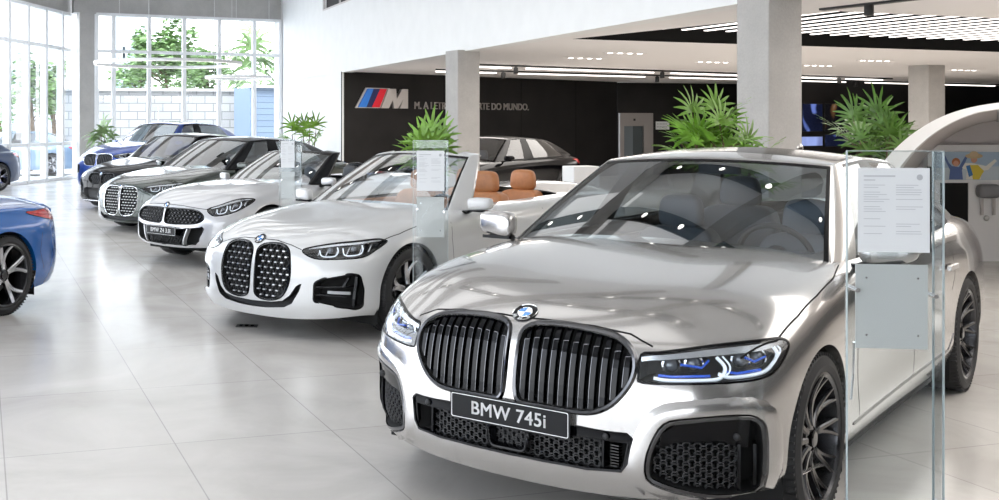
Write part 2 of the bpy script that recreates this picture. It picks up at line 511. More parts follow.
# greenhouse -------------------------------------------------------
def greenhouse(g, lv):
    """deformed box cage with window regions: 0 paint, 1 black trim, 2 windscreen, 3 side glass, 4 rear glass, 5 sunroof"""
    # front columns: fractions of the corner x
    fx = g.get('fx', [0, .5, .86, .935, 1.0]); N = len(fx)-1
    st = g['stations']    # list of (y_base, y_roof, region) region of face following this station
    Mn = len(st)-1
    rows = g.get('rows', [0, .10, .5, .90, 1.0]); K = len(rows)-1
    verts = []; idx = {}
    def add(k, p): idx[k] = len(verts); verts.append(V(p))
    bw = g['bw']; rw = g['rw']   # tables over y: base halfwidth, roof rail halfwidth
    bz = g['bz']; rz = g['rz']
    def P(u, t):   # u: ring idx 0..N front, N..N+M side, ..2N+M rear; t row param 0..1
        if u <= N:
            f = fx[u]
            b = V((f*interp(bw, -st[0][0]), st[0][0]+g['bowb']*(1-f**2), interp(bz, -st[0][0])+g.get('cowl_dz', 0)*(1-f*f)))
            r = V((f*interp(rw, -st[0][1]), st[0][1]+g['bowr']*(1-f**2), interp(rz, -st[0][1])+g['crown']*(1-f*f)*.6))
            bul = g.get('wsb', .015)
        elif u <= N+Mn:
            j = u-N
            b = V((interp(bw, -st[j][0]), st[j][0], interp(bz, -st[j][0])))
            r = V((interp(rw, -st[j][1]), st[j][1], interp(rz, -st[j][1])))
            bul = g.get('sb', .02)
        else:
            f = fx[2*N+Mn-u]
            b = V((f*interp(bw, -st[-1][0]), st[-1][0]-g.get('bowrb', .12)*(1-f*f), interp(bz, -st[-1][0])+g.get('deck_dz', .03)*(1-f*f)))
            r = V((f*interp(rw, -st[-1][1]), st[-1][1]-g.get('bowrr', .08)*(1-f*f), interp(rz, -st[-1][1])+g['crown']*(1-f*f)*.6))
            bul = .02
        p = b.lerp(r, t); q = 4*t*(1-t)*bul
        if u < N: p += V((0, q*.8, q))
        elif u == N: p += V((q*.7, q*.5, q*.5))
        elif u < N+Mn: p += V((q, 0, 0))
        elif u == N+Mn: p += V((q*.7, -q*.5, q*.3))
        else: p += V((0, -q, q))
        return p
    n = 2*N+Mn+1
    for k in range(K+1):
        for u in range(n): add((k, u), P(u, rows[k]))
    faces = []; mats = []; cre = {}
    ws = g.get('ws', True)
    for k in range(K):
        for u in range(n-1):
            faces.append((idx[k, u], idx[k, u+1], idx[k+1, u+1], idx[k+1, u]))
            m = 0
            if u < N:
                if u == N-1: m = 0
                elif u == N-2: m = 1
                else: m = 2 if 0 < k < K-1 else 1
                if k == K-1: m = 0 if u < N-1 else 0
                if k == K-2 and u <= N-2: m = 1 if g.get('frit', True) else 2
                if k == 0: m = 1
                if u == N-1: m = 0
            elif u < N+Mn:
                reg = st[u-N][2]
                if reg == 'p': m = 0
                elif reg == 'b': m = 1
                else: m = 3 if 0 < k < K-1 else 0
                if k == 0: m = 1 if reg != 'p' else 0
                if k == K-1: m = 0
                if k == K-2 and reg in ('g', 'b'): m = 1
            else:
                v = n-2-u
                m = 4 if (v < N-2 and 0 < k < K-2) else (1 if v < N-1 and k < K-1 and k > 0 else 0)
            mats.append(m)
    # roof grid
    R = g.get('roofrows', None)
    def ti(i, j):
        if j == 0: return idx[K, i]
        if j == Mn: return idx[K, n-1-i]
        if i == N: return idx[K, N+j]
        return idx['t', i, j]
    for j in range(1, Mn):
        s = verts[idx[K, N+j]]; t = j/Mn
        for i in range(N):
            f = fx[i]; bow = (g['bowr']*(1-t)-g.get('bowrr', .08)*t)*(1-f*f)
            add(('t', i, j), (s.x*f, s.y+bow, s.z+g['crown']*(1-f**2)))
    sr = g.get('sunroof', ())
    for j in range(Mn):
        for i in range(N):
            faces.append((ti(i, j), ti(i, j+1), ti(i+1, j+1), ti(i+1, j)))
            mats.append(5 if (j in sr and i < N-2) else 0)
    for k in range(K):
        cre[idx[k, N], idx[k+1, N]] = g.get('cr', .55)
        cre[idx[k, N+Mn], idx[k+1, N+Mn]] = .3
    for u in range(n-1):
        if u < N+Mn: cre[idx[K, u], idx[K, u+1]] = g.get('crr', .35)
    if g.get('warp'): verts = [V(g['warp'](p)) for p in verts]
    me = mirror_mesh(verts, faces, mats, cre, 'gh')
    return subdiv(me, lv)
def split_green(me, keep, name, mat, parent, off=0.0, lim=None, solid=0.0):
    bm = bmesh.new(); bm.from_mesh(me); bm.normal_update()
    nl = {v.index: v.normal.copy() for v in bm.verts}
    kill = [f for f in bm.faces if f.material_index not in keep or (lim and not lim(f))]
    lay = bm.verts.layers.float_vector.new('nrm')
    for v in bm.verts: v[lay] = nl[v.index]; 
    for v in bm.verts: v.co += nl[v.index]*off
    bmesh.ops.delete(bm, geom=kill, context='FACES')
    if not bm.faces: bm.free(); return None
    for f in bm.faces: f.material_index = 0
    m2 = bpy.data.meshes.new(name); nr = [tuple(V(v[lay]).normalized()) for v in bm.verts]
    bm.to_mesh(m2); bm.free()
    for p in m2.polygons: p.use_smooth = True
    m2.normals_split_custom_set_from_vertices(nr)
    o = link(name, m2, mat, parent)
    if solid:
        md = o.modifiers.new('t', 'SOLIDIFY'); md.thickness = solid; md.offset = -1
    return o

# wheels -----------------------------------------------------------
WH = {}
def wheel(parent, pos, R, W, rr, style, side, name='wheel'):
    """axis along x. outer face towards +x for side=1. Parts: wheel (rim) > tyre, brake_disc, hub_cap"""
    key = (round(R, 3), round(W, 3), style)
    if key not in WH:
        t = MB(); h = W/2
        prof = [(rr-.005, -h*.82), (rr+.01, -h*.98), (R-.05, -h*1.02), (R-.018, -h*.94), (R-.004, -h*.80), (R, -h*.62)]
        for g_ in (-.38, -.02, .34):
            prof += [(R, h*(g_-.16)), (R-.008, h*(g_-.15)), (R-.008, h*(g_-.08)), (R, h*(g_-.07))]
        prof += [(R, h*.62), (R-.004, h*.80), (R-.018, h*.94), (R-.05, h*1.02), (rr+.01, h*.98), (rr-.005, h*.82)]
        t.lathe(prof, 64, axis='x')
        nt_ = 72   # tread blocks on the shoulder
        for i in range(nt_):
            a = 2*PI*i/nt_
            T = Matrix.Rotation(a, 4, 'X')
            for s_ in (-1, 1):
                t.box(min(s_*h*.60, s_*h*.93), max(s_*h*.60, s_*h*.93), -.0045, .0045, R-.012, R+.0012, T)
        to = t.build('tyre', M['rubber'], None, smooth=30)
        b = MB()
        b.lathe([(rr+.004, h*.90), (rr+.006, h*.95), (rr-.004, h*.97), (rr-.014, h*.9), (rr-.02, h*.6), (rr-.03, -h*.6), (rr-.02, -h*.9), (rr+.004, -h*.9)], 64, axis='x')
        b.mi = 1
        b.lathe([(0, -h*.1), (.09, -h*.1), (.1, h*.2), (.05, h*.3), (0, h*.3)], 24, axis='x')
        def spoke(a, w0, w1, lean, face, x0=.62, x1=.86, depth=.035, dx=0):
            c, s_ = math.cos, math.sin
            n = 6; vs = []
            for i in range(n+1):
                q = i/n; r = .05+(rr-.012-.05)*q; w = (w0+(w1-w0)*q)/2; ang = a+lean*q*q
                x = h*(x0+(x1-x0)*q**2)-h*.25*math.sin(PI*q)*.5
                er = V((0, c(ang), s_(ang))); et = V((0, -s_(ang), c(ang)))
                for (dw, dxx) in ((-1, 0), (-.55, face), (.55, face), (1, 0), (.8, -depth), (-.8, -depth)):
                    p = er*r+et*w*dw; vs.append(V((x+dxx, p.y, p.z)))
            fs = []
            for i in range(n):
                for k in range(6):
                    k2 = (k+1) % 6; fs.append((i*6+k, i*6+k2, i*6+6+k2, i*6+6+k))
            return vs, fs
        facemb = MB()
        if style == 'multi':      # many thin split spokes, dark with bright faces
            for i in range(10):
                a = 2*PI*i/10
                for l_, w_ in ((.13, .030), (-.13, .030)):
                    vs, fs = spoke(a, w_, .016, l_, .006); b.add(vs, fs)
                    facemb.add([v+V((.0012, 0, 0)) for v in vs], [f for k, f in enumerate(fs) if k % 6 == 1])
        elif style == 'double':   # five double spokes
            for i in range(5):
                a = 2*PI*i/5+.3
                for l_ in (.19, -.19):
                    vs, fs = spoke(a+l_*.25, .040, .036, l_*1.15, .008); b.add(vs, fs)
                    facemb.add([v+V((.0012, 0, 0)) for v in vs], [f for k, f in enumerate(fs) if k % 6 in (0, 1, 2)])
        else:                     # 'v' : y-spokes, five
            for i in range(5):
                a = 2*PI*i/5+.1
                for l_ in (.33, .12, -.12, -.33):
                    vs, fs = spoke(a+l_*.2, .026, .018, l_*.9, .007); b.add(vs, fs)
                    facemb.add([v+V((.0012, 0, 0)) for v in vs], [f for k, f in enumerate(fs) if k % 6 == 1])
        dark = style != 'bright'
        bo = b.build('wheel', [M['darkalloy'], M['darkalloy']], None, smooth=30)
        fo = facemb.build('spoke_face', M['alloy_dim' if style == 'multi' else 'alloy'], None, smooth=30)
        d = MB(); d.lathe([(.07, -h*.30), (.175, -h*.30), (.175, -h*.42), (.07, -h*.42)], 40, axis='x')
        do = d.build('brake_disc', M['disc'], None, smooth=30)
        hc = MB(); hc.lathe([(.034, h*.60), (.034, h*.74), (.028, h*.77), (0, h*.775)], 24, axis='x')
        hc.lathe([(.07, h*.3), (.065, h*.62), (.034, h*.66)], 24, axis='x')
        ho = hc.build('hub_cap', M['darkchrome'], None, smooth=30)
        for o in (to, bo, fo, do, ho): C.objects.unlink(o)
        WH[key] = (bo, to, fo, do, ho)
    bo, to, fo, do, ho = WH[key]
    w = bo.copy(); w.name = 'wheel'; C.objects.link(w); w.parent = parent; w.location = pos
    if side < 0: w.rotation_euler = (0, 0, PI)
    for s_, nm in ((to, 'tyre'), (fo, 'spoke_face'), (do, 'brake_disc'), (ho, 'hub_cap')):
        c = s_.copy(); c.name = nm; C.objects.link(c); c.parent = w
    return w

def badge(parent, pos, nrm, r, name='badge'):
    """round emblem with quarters, standing on a surface"""
    n = V(nrm).normalized(); q = n.to_track_quat('Z', 'Y').to_matrix().to_4x4(); 
    x = V((1, 0, 0)); x = (x-n*x.dot(n)).normalized(); y = n.cross(x)
    T = Matrix(((x.x, y.x, n.x, pos[0]), (x.y, y.y, n.y, pos[1]), (x.z, y.z, n.z, pos[2]), (0, 0, 0, 1)))
    b = MB()
    b.lathe([(r, -.004), (r, .003), (r*.97, .0045), (r*.94, .003), (0, .003)], 40, T)
    o = b.build(name, M['plate_black'], parent, smooth=30)
    c = MB(); c.lathe([(r*1.0, .003), (r*.985, .0058), (r*.95, .003)], 40, T); c.lathe([(r*.62, .003), (r*.60, .005), (r*.58, .003)], 36, T)
    c.build('badge_ring', M['chrome'], o, smooth=30)
    for k, mt in ((0, 'badge_blue'), (1, 'badge_white'), (2, 'badge_blue'), (3, 'badge_white')):
        s_ = MB(); a0 = PI/2+k*PI/2
        s_.add([T @ V((0, 0, .0042))]+[T @ V((r*.585*math.cos(a0+i*PI/16), r*.585*math.sin(a0+i*PI/16), .0042)) for i in range(9)], [(0, i+1, i+2) for i in range(8)])
        s_.build('badge_quarter', M[mt], o)
    if r > .03:
        for ch, a in (('B', 135), ('M', 90), ('W', 45)):
            me = text_mesh(ch, r*.42, .0008, bold=.0006); a = math.radians(a)
            me.transform(T @ Matrix.Translation((r*.785*math.cos(a), r*.785*math.sin(a), .0045)) @ Matrix.Rotation(a-PI/2, 4, 'Z'))
            link('badge_letter', me, M['white_text'], o)
    return o
def plate(parent, T, w, h, text, size, sp=1.0):
    b = MB(); b.prism(roundpoly([(-w/2, -h/2), (w/2, -h/2), (w/2, h/2), (-w/2, h/2)], .008, 3), T, .006)
    o = b.build('number_plate', M['plate_black'], parent)
    r = MB(); P = roundpoly([(-w/2+.006, -h/2+.006), (w/2-.006, -h/2+.006), (w/2-.006, h/2-.006), (-w/2+.006, h/2-.006)], .008, 3)
    Q = roundpoly([(-w/2+.0085, -h/2+.0085), (w/2-.0085, -h/2+.0085), (w/2-.0085, h/2-.0085), (-w/2+.0085, h/2-.0085)], .007, 3)
    n = len(P); r.add([T @ V((*p, .0065)) for p in P]+[T @ V((*p, .0065)) for p in Q], [(i, (i+1) % n, n+(i+1) % n, n+i) for i in range(n)])
    r.build('plate_border', M['white_text'], o)
    me = text_mesh(text, size, .0008, bold=size*.014, spacing=1.06); me.transform(T @ Matrix.Translation((0, -.002, .0068)))
    link('plate_lettering', me, M['white_text'], o)
    return o
def mirror_part(parent, pos, sg, mat, w=.23, h=.145, t=.11, base=None):
    """door mirror: housing with cut back face, glass, foot"""
    vs = []; fs = []
    me = bpy.data.meshes.new('m'); bm = bmesh.new(); bmesh.ops.create_cube(bm, size=1)
    bmesh.ops.subdivide_edges(bm, edges=bm.edges, cuts=1, use_grid_fill=True)
    for v in bm.verts:
        x, y, z = v.co
        k = 1-.18*(x+.5)
        v.co = V((x*w, y*t*(1-.35*(x+.5))*(1.15 if y > 0 else .9)-.03*(x+.5), z*h*k+.008*(x+.5)))
    bm.to_mesh(me); bm.free(); m2 = subdiv(me, 2)
    for v in m2.vertices: v.co.x *= sg
    if sg < 0: m2.flip_normals()
    o = link('door_mirror', m2, mat, parent, smooth=True); o.location = pos
    g = MB(); P = roundpoly([(-w*.36, -h*.34), (w*.36, -h*.30), (w*.36, h*.32), (-w*.36, h*.36)], .03, 4)
    g.add([(p.x*sg, -t*.47-.03*(p.x/w+.5)*.8+.0, p.y) for p in P], [tuple(range(len(P)))]); g.build('mirror_glass', M['chrome'], o)
    f = MB(); f.tube([(-w*.30*sg, 0, -h*.38), (-w*.55*sg, .0, -h*.58), (-w*.8*sg, -.01, -h*.62)], [.02, .026, .03], 8, flat=.6)
    f.box(min(-w*.42*sg, w*.30*sg), max(-w*.42*sg, w*.30*sg), -.035, .035, -h*.52, -h*.40)
    f.build('mirror_foot', M['gloss_black'], o, smooth=35)
    return o
def seat(parent, x, y, z, mat, rz=0, hr=True, w=.5, h=.62, recl=.25):
    """backrest with bolsters + headrest as one part + child head_rest"""
    me = bpy.data.meshes.new('s'); bm = bmesh.new(); bmesh.ops.create_cube(bm, size=1)
    bmesh.ops.subdivide_edges(bm, edges=bm.edges, cuts=2, use_grid_fill=True)
    for v in bm.verts:
        a, b, c = v.co
        wd = w*(1-.22*max(0, c+.0)); dep = .15
        v.co = V((a*wd, b*dep+(.045 if abs(a) > .3 and b > 0 else 0)-(c+.5)*h*recl, (c+.5)*h))
    bm.to_mesh(me); bm.free(); m2 = subdiv(me, 2)
    o = link('seat_backrest', m2, mat, parent, smooth=True); o.location = (x, y, z)
    if hr:
        me = bpy.data.meshes.new('s'); bm = bmesh.new(); bmesh.ops.create_cube(bm, size=1)
        bmesh.ops.subdivide_edges(bm, edges=bm.edges, cuts=1, use_grid_fill=True)
        for v in bm.verts:
            a, b, c = v.co; v.co = V((a*.28*(1-.15*(c+.5)), b*.11+.01, c*.20))
        bm.to_mesh(me); bm.free(); m2 = subdiv(me, 2)
        q = link('head_rest', m2, mat, o, smooth=True); q.location = (0, -h*recl-.01, h+.09)
        s_ = MB()
        for sx in (-.06, .06): s_.tube([(sx, -h*recl, h-.05), (sx, -h*recl-.01, h+.04)], .006, 6)
        s_.build('head_rest_post', M['chrome'], o)
    # cushion
    c_ = MB(); c_.box(-w*.48, w*.48, .02, .52, -.02, .12)
    co = c_.build('seat_cushion', mat, o)
    md = co.modifiers.new('b', 'BEVEL'); md.width = .05; md.segments = 3
    return o
def steering_wheel(parent, pos, tilt=.45, r=.185, mat='matt_black'):
    T = Matrix.Translation(pos) @ Matrix.Rotation(PI/2-tilt, 4, 'X')
    b = MB(); b.tube([T @ V((r*math.cos(a), r*math.sin(a), 0)) for a in [2*PI*i/32 for i in range(32)]], .015, 8, closed=True)
    for a in (PI*.03, PI*.97, PI*1.5): b.bar(T @ V((0, 0, 0)), T @ V((r*math.cos(a), r*math.sin(a), 0)), .04, .012)
    b.sphere(T @ V((0, 0, .0)), .06, 12, 8)
    return b.build('steering_wheel', M[mat], parent, smooth=40)
# ------------------------------------------------------------------ camera
F_PX = 1110.0; CX = 320.0; HORIZON = 125.0; CAMZ = 1.6
cd = bpy.data.cameras.new('camera'); cam = bpy.data.objects.new('camera', cd); C.objects.link(cam)
cam.location = (0, 0, CAMZ); cam.rotation_euler = (PI/2, 0, 0)
cd.sensor_width = 36; cd.lens = 36*F_PX/999; cd.shift_y = -(250-HORIZON)/999; cd.shift_x = (499.5-CX)/999
cd.clip_start = .05; cd.clip_end = 500
scene.camera = cam
# ------------------------------------------------------------------ the showroom
def on_z(px, py, z):
    Y = F_PX*(CAMZ-z)/(py-HORIZON); return V(((px-CX)/F_PX*Y, Y, z))
def on_Y(px, py, Y): return V(((px-CX)/F_PX*Y, Y, CAMZ-(py-HORIZON)/F_PX*Y))
H = 2.96
M['wall_white'] = simple('white painted plaster', (.80, .80, .79), .7, noise=.02, nscale=3)
M['ceiling'] = simple('pale grey ceiling board', (.80, .775, .765), .75)
M['ceiling_high'] = simple('white high ceiling', (.86, .86, .86), .8)
M['black_panel'] = simple('black feature wall panel', (.009, .008, .008), .5, noise=.4, nscale=1.5, spec=.3)
M['recess'] = simple('black ceiling recess', (.006, .006, .006), .8)
M['win_metal'] = simple('white window metal', (.78, .79, .80), .45)
M['led'] = simple('lit led strip', (1, 1, 1), .4, emit=(1, .93, .87), es=1.6)
M['led_white'] = simple('lit ceiling lamp', (1, 1, 1), .4, emit=(1, .96, .9), es=6)
M['track'] = simple('black track metal', (.01, .01, .01), .5)
M['steel'] = simple('brushed steel', (.62, .59, .57), .45, .8)
M['leaf'] = simple('palm leaf', (.16, .32, .035), .45, noise=.35, nscale=6)
M['leaf_dark'] = simple('dark palm leaf', (.07, .16, .02), .45, noise=.35, nscale=6)
M['leaf_tree'] = simple('tree leaf', (.13, .22, .07), .6, noise=.35, nscale=2)
M['leaf_pale'] = simple('pale green leaf', (.17, .26, .10), .5, noise=.35, nscale=6)  # paler green than the other leaves
M['stem'] = simple('brown fibre stem', (.10, .065, .035), .85, noise=.4, nscale=20)
M['pot'] = simple('white planter', (.7, .7, .7), .4)
M['soil'] = simple('soil', (.03, .02, .014), .95)
def mat_concrete(name, col):
    m, n, l, b = nt(name); b.inputs['Roughness'].default_value = .8
    tc = n.new('ShaderNodeTexCoord'); a = n.new('ShaderNodeTexNoise'); a.inputs['Scale'].default_value = 2.2; a.inputs['Detail'].default_value = 8; a.inputs['Roughness'].default_value = .65
    c = n.new('ShaderNodeTexNoise'); c.inputs['Scale'].default_value = 45; c.inputs['Detail'].default_value = 3
    r = n.new('ShaderNodeValToRGB'); r.color_ramp.elements[0].position = .3; r.color_ramp.elements[1].position = .72
    r.color_ramp.elements[0].color = (*[x*.9 for x in col], 1); r.color_ramp.elements[1].color = (*[x*1.1 for x in col], 1)
    mx = n.new('ShaderNodeMix'); mx.data_type = 'RGBA'; mx.blend_type = 'MULTIPLY'; mx.inputs['Factor'].default_value = .18
    l.new(tc.outputs['Object'], a.inputs['Vector']); l.new(tc.outputs['Object'], c.inputs['Vector']); l.new(a.outputs['Fac'], r.inputs['Fac'])
    l.new(r.outputs['Color'], mx.inputs['A']); l.new(c.outputs['Fac'], mx.inputs['B']); l.new(mx.outputs['Result'], b.inputs['Base Color'])
    bp = n.new('ShaderNodeBump'); bp.inputs['Strength'].default_value = .25; bp.inputs['Distance'].default_value = .01
    l.new(c.outputs['Fac'], bp.inputs['Height']); l.new(bp.outputs['Normal'], b.inputs['Normal'])
    return m
M['concrete'] = mat_concrete('board marked concrete', (.45, .432, .41))
# floor: large porcelain tiles turned with the building
ANG = math.atan(.306)     # the building's long axis leans left of the view
def mat_floor():
    m, n, l, b = nt('polished porcelain tiles')
    tc = n.new('ShaderNodeTexCoord'); mp = n.new('ShaderNodeMapping'); mp.inputs['Rotation'].default_value = (0, 0, -ANG)
    mp.inputs['Location'].default_value = TILE_OFF
    l.new(tc.outputs['Object'], mp.inputs['Vector'])
    br = n.new('ShaderNodeTexBrick'); br.offset = 0; br.inputs['Scale'].default_value = 1
    br.inputs['Brick Width'].default_value = TILE_W; br.inputs['Row Height'].default_value = TILE_L; br.inputs['Mortar Size'].default_value = .0035; br.inputs['Mortar Smooth'].default_value = .1
    br.inputs['Color1'].default_value = (.62, .59, .555, 1); br.inputs['Color2'].default_value = (.65, .625, .59, 1); br.inputs['Mortar'].default_value = (.43, .41, .39, 1)
    l.new(mp.outputs['Vector'], br.inputs['Vector'])
    nz = n.new('ShaderNodeTexNoise'); nz.inputs['Scale'].default_value = .9; nz.inputs['Detail'].default_value = 7; nz.inputs['Roughness'].default_value = .6; nz.inputs['Distortion'].default_value = 1.2
    l.new(mp.outputs['Vector'], nz.inputs['Vector'])
    r = n.new('ShaderNodeValToRGB'); r.color_ramp.elements[0].position = .3; r.color_ramp.elements[1].position = .7
    r.color_ramp.elements[0].color = (.84, .83, .82, 1); r.color_ramp.elements[1].color = (1.06, 1.06, 1.06, 1)
    l.new(nz.outputs['Fac'], r.inputs['Fac'])
    mx = n.new('ShaderNodeMix'); mx.data_type = 'RGBA'; mx.blend_type = 'MULTIPLY'; mx.inputs['Factor'].default_value = 1
    l.new(br.outputs['Color'], mx.inputs['A']); l.new(r.outputs['Color'], mx.inputs['B']); l.new(mx.outputs['Result'], b.inputs['Base Color'])
    b.inputs['Roughness'].default_value = .16; b.inputs['Specular IOR Level'].default_value = .85
    mr = n.new('ShaderNodeMapRange'); mr.inputs['To Min'].default_value = .17; mr.inputs['To Max'].default_value = .27
    l.new(nz.outputs['Fac'], mr.inputs['Value']); l.new(mr.outputs['Result'], b.inputs['Roughness'])
    return m
# tile joints: long joints pass through these floor points
q1 = on_z(113.5, 345, 0); q2 = on_z(258, 365, 0)
def rot(p): c, s = math.cos(ANG), math.sin(ANG); return V((p.x*c+p.y*s, -p.x*s+p.y*c))
r1, r2 = rot(on_z(141.3, 388.6, 0)), rot(on_z(285, 390, 0))
TILE_W = abs(r2.x-r1.x)
ra, rb, rc_ = rot(on_z(114, 346, 0)), rot(on_z(141.3, 388.6, 0)), rot(on_z(173, 435.4, 0))
TILE_L = abs(ra.y-rc_.y)/2
print('tile', TILE_W, TILE_L)
TILE_OFF = (-r1.x+TILE_W*20, -rb.y+TILE_L*20, 0)
M['floor'] = mat_floor()
b = MB(); b.prism([(-12.4, -8), (26, -8), (26, 41), (2, 38), (-1, 35.4), (-7.6, 33.7)], Matrix.Translation((0, 0, -.2)), .2); struct(b.build('floor', M['floor']))

# key plan points
G0 = V((-8.35, 27.5, 0)); G1 = on_Y(76, 178, 33.5); G1.z = 0           # left glazing line, runs on towards the camera
dirL = (on_z(76, 178, 0)-on_z(18, 185, 0)); dirL.z = 0; dirL.normalize()
GL_far = on_z(76, 178, 0); GTOP = 4.92
B0 = V((-6.62, 32.85, 0)); B1 = V((-1.23, 35.05, 0))                    # rear glazing
FD = V((-.255, 1, 0)).normalized()
F0 = V((.56, 28.2, 0))
def fpt(Y): return V((F0.x-.255*(Y-F0.y), Y, 0))
def wallbox(name, a, c, z0, z1, th, mat, side=1):
    d = (c-a).normalized(); nn = V((d.y, -d.x, 0))*th*side
    b = MB(); P = [a, c, c+nn, a+nn]
    b.add([V((p.x, p.y, z0)) for p in P]+[V((p.x, p.y, z1)) for p in P], [(0, 1, 2, 3), (4, 7, 6, 5), (0, 4, 5, 1), (1, 5, 6, 2), (2, 6, 7, 3), (3, 7, 4, 0)])
    return b.build(name, mat)
HT = 6.2
# white fascia of the upper floor and the white pier below its far end
fo = fpt(1.0); fe = fpt(35.1)
w0, w1 = fpt(20.0), fpt(30)    # opening in the fascia
struct(wallbox('wall_fascia', fpt(30.1), fe, H-.02, HT, .3, M['wall_white']))
struct(wallbox('wall_fascia', fo, fpt(22.5), H-.02, HT, .3, M['wall_white']))
struct(wallbox('wall_fascia', fpt(22.5), fpt(30.1), H-.02, 4.68, .3, M['wall_white']))
struct(wallbox('wall_fascia', fpt(22.5), fpt(30.1), 5.7, HT, .3, M['wall_white']))
b = MB(); a_, c_ = fpt(22.5), fpt(30.1)
b.bar(a_+V((.05, 0, 4.70)), c_+V((.05, 0, 4.70)), .08, .06); b.bar(a_+V((.05, 0, 5.68)), c_+V((.05, 0, 5.68)), .08, .06)
for k in range(6):
    p = a_.lerp(c_, k/5); b.bar(p+V((.05, 0, 4.7)), p+V((.05, 0, 5.7)), .05, .06)
struct(b.build('window_1', M['steel']))
o = wallbox('window_pane', a_+V((.10, 0, 0)), c_+V((.10, 0, 0)), 4.7, 5.7, .01, M['black_panel']); o.parent = bpy.data.objects['window_1']
wallp = fpt(29.9)
struct(wallbox('wall_pier', wallp, fe, 0, H, .3, M['wall_white']))
struct(wallbox('wall_rear_pier', V((-1.23, 35.05, 0)), fe+V((.1, .1, 0)), 0, HT, .3, M['wall_white'], -1))
# ceiling of the lower zone with black recess cut as separate slab
cr = [on_z(572, 39, H), on_z(999, 52, H)]
u_ = (cr[1]-cr[0]).normalized(); v_ = V((-u_.y, u_.x, 0))
def uv(p): q = V((p.x, p.y, 0))-V((cr[0].x, cr[0].y, 0)); return q.dot(u_), q.dot(v_)
def from_uv(a, c, z): p = V((cr[0].x, cr[0].y, 0))+u_*a+v_*c; return V((p.x, p.y, z))
near = uv(on_z(800, 9.5, H))[1]; print('recess depth', near)
b = MB(); A = fpt(1.0); E = fe
# ceiling polygons around the recess (recess: a from 0..a1, c from near..0)
a1 = 13.0
R = [from_uv(0, 0, H), from_uv(a1, 0, H), from_uv(a1, near, H), from_uv(.62, near, H)]
far = [V((E.x, E.y+3, H)), V((26, 45, H))]
nearp = [V((A.x, 1.0, H)), V((26, 1.0, H))]
fR0 = fpt(R[0].y); fR3 = fpt(R[3].y)
P = [V((E.x, E.y, H)), V((2, 38, H)), V((12, 41, H)), V((26, 41, H)), V((26, R[1].y, H)), R[1], R[0], V((fR0.x, fR0.y, H))]
b.add(P, [tuple(range(len(P)))])
P = [V((A.x, 1, H)), V((fR3.x, fR3.y, H)), R[3], R[2], V((26, R[2].y, H)), V((26, 1, H))]; b.add(P, [tuple(range(len(P)))])
P = [V((fR3.x, fR3.y, H)), V((fR0.x, fR0.y, H)), R[0], R[3]]; b.add(P, [(0, 1, 2, 3)])
P = [R[1], V((26, R[1].y, H)), V((26, R[2].y, H)), R[2]]; b.add(P, [(0, 1, 2, 3)])
struct(b.build('ceiling', M['ceiling']))
b = MB(); T = [p+V((0, 0, .30)) for p in R]
b.add(R+T, [(0, 1, 5, 4), (1, 2, 6, 5), (2, 3, 7, 6), (3, 0, 4, 7), (4, 5, 6, 7)])
struct(b.build('trim_1', M['recess']))
# high ceiling over the car row
b = MB(); b.prism([(-12.4, -8), (8, -8), (8, 33.5), (-1, 35.4), (-7.6, 33.7)], Matrix.Translation((0, 0, HT)), .2); struct(b.build('ceiling', M['ceiling_high']))
b = MB()
P = [V((A.x, -8, H)), V((26, -8, H)), V((26, 1, H)), V((A.x, 1, H))]; b.add(P, [(0, 1, 2, 3)]); struct(b.build('ceiling', M['ceiling']))
struct(wallbox('wall_fascia', V((A.x, -8, 0)), V((A.x, 1, 0)), H, HT, .3, M['wall_white'], 1))
# concrete beams above the glazing
struct(wallbox('trim_2', B0+V((-.6, -.24, 0)), B1, GTOP, HT, .4, M['concrete'], -1))
gl_near = GL_far-dirL*26
struct(wallbox('trim_3', gl_near, GL_far, GTOP+.02, HT, .4, M['concrete'], -1))
# corner pillar
pc = V((-6.95, 33.0, 0)); b = MB(); Tm = Matrix.Translation(pc) @ Matrix.Rotation(ANG+.1, 4, 'Z'); b.box(-.24, .24, -.24, .24, 0, HT, Tm); struct(b.build('wall_corner_pillar', M['concrete']))
# concrete columns
def column(px, a, top, Y, rz=.39):
    x = (px-CX)/F_PX*Y; b = MB(); T = Matrix.Translation((x, Y, 0)) @ Matrix.Rotation(rz, 4, 'Z'); b.box(-a/2, a/2, -a/2, a/2, 0, top, T)
    o = b.build('wall_column', M['concrete']); md = o.modifiers.new('b', 'BEVEL'); md.width = .012; md.segments = 2; return struct(o)
column(462.5, .46, H, 20.35); column(769, .455, HT, 11.75); column(926.5, .53, H, 25.4)
# black feature walls
m0, m1 = on_z(342, 71.5, H), on_z(617, 82, H); m0.z = m1.z = 0
struct(wallbox('wall_feature', m0, m1, 0, H, .04, M['black_panel'], -1))
wr0 = m0; struct(wallbox('wall_feature_end', fpt(29.9), m0, 0, H, .05, M['wall_white'], -1))
m2 = m1+V((.15, .55, 0)); m3 = V((24.5, 39.6, 0))
struct(wallbox('wall_back', m2, m3, 0, H, .3, M['black_panel'], -1))
k0, k1 = on_z(792, 79, H), on_z(1010, 86.3, H); k0.z = k1.z = 0
struct(wallbox('wall_back_right', k0, k1, 0, H, .2, M['black_panel'], -1))
struct(wallbox('wall_right', V((25.5, -8, 0)), V((25.5, 42, 0)), 0, H, .3, M['black_panel']))
struct(wallbox('wall_behind_upper', V((-12.4, -7.5, 0)), V((1, -7.5, 0)), 3.65, HT, .3, M['wall_white']))  # unseen upper wall put in to cut daylight from behind
struct(wallbox('wall_behind', V((1, -7.5, 0)), V((25, -7.5, 0)), 0, HT, .3, M['black_panel']))  # unseen black wall put in to narrow the glazing and darken reflections
b = MB(); md_ = (m1-m0).normalized()
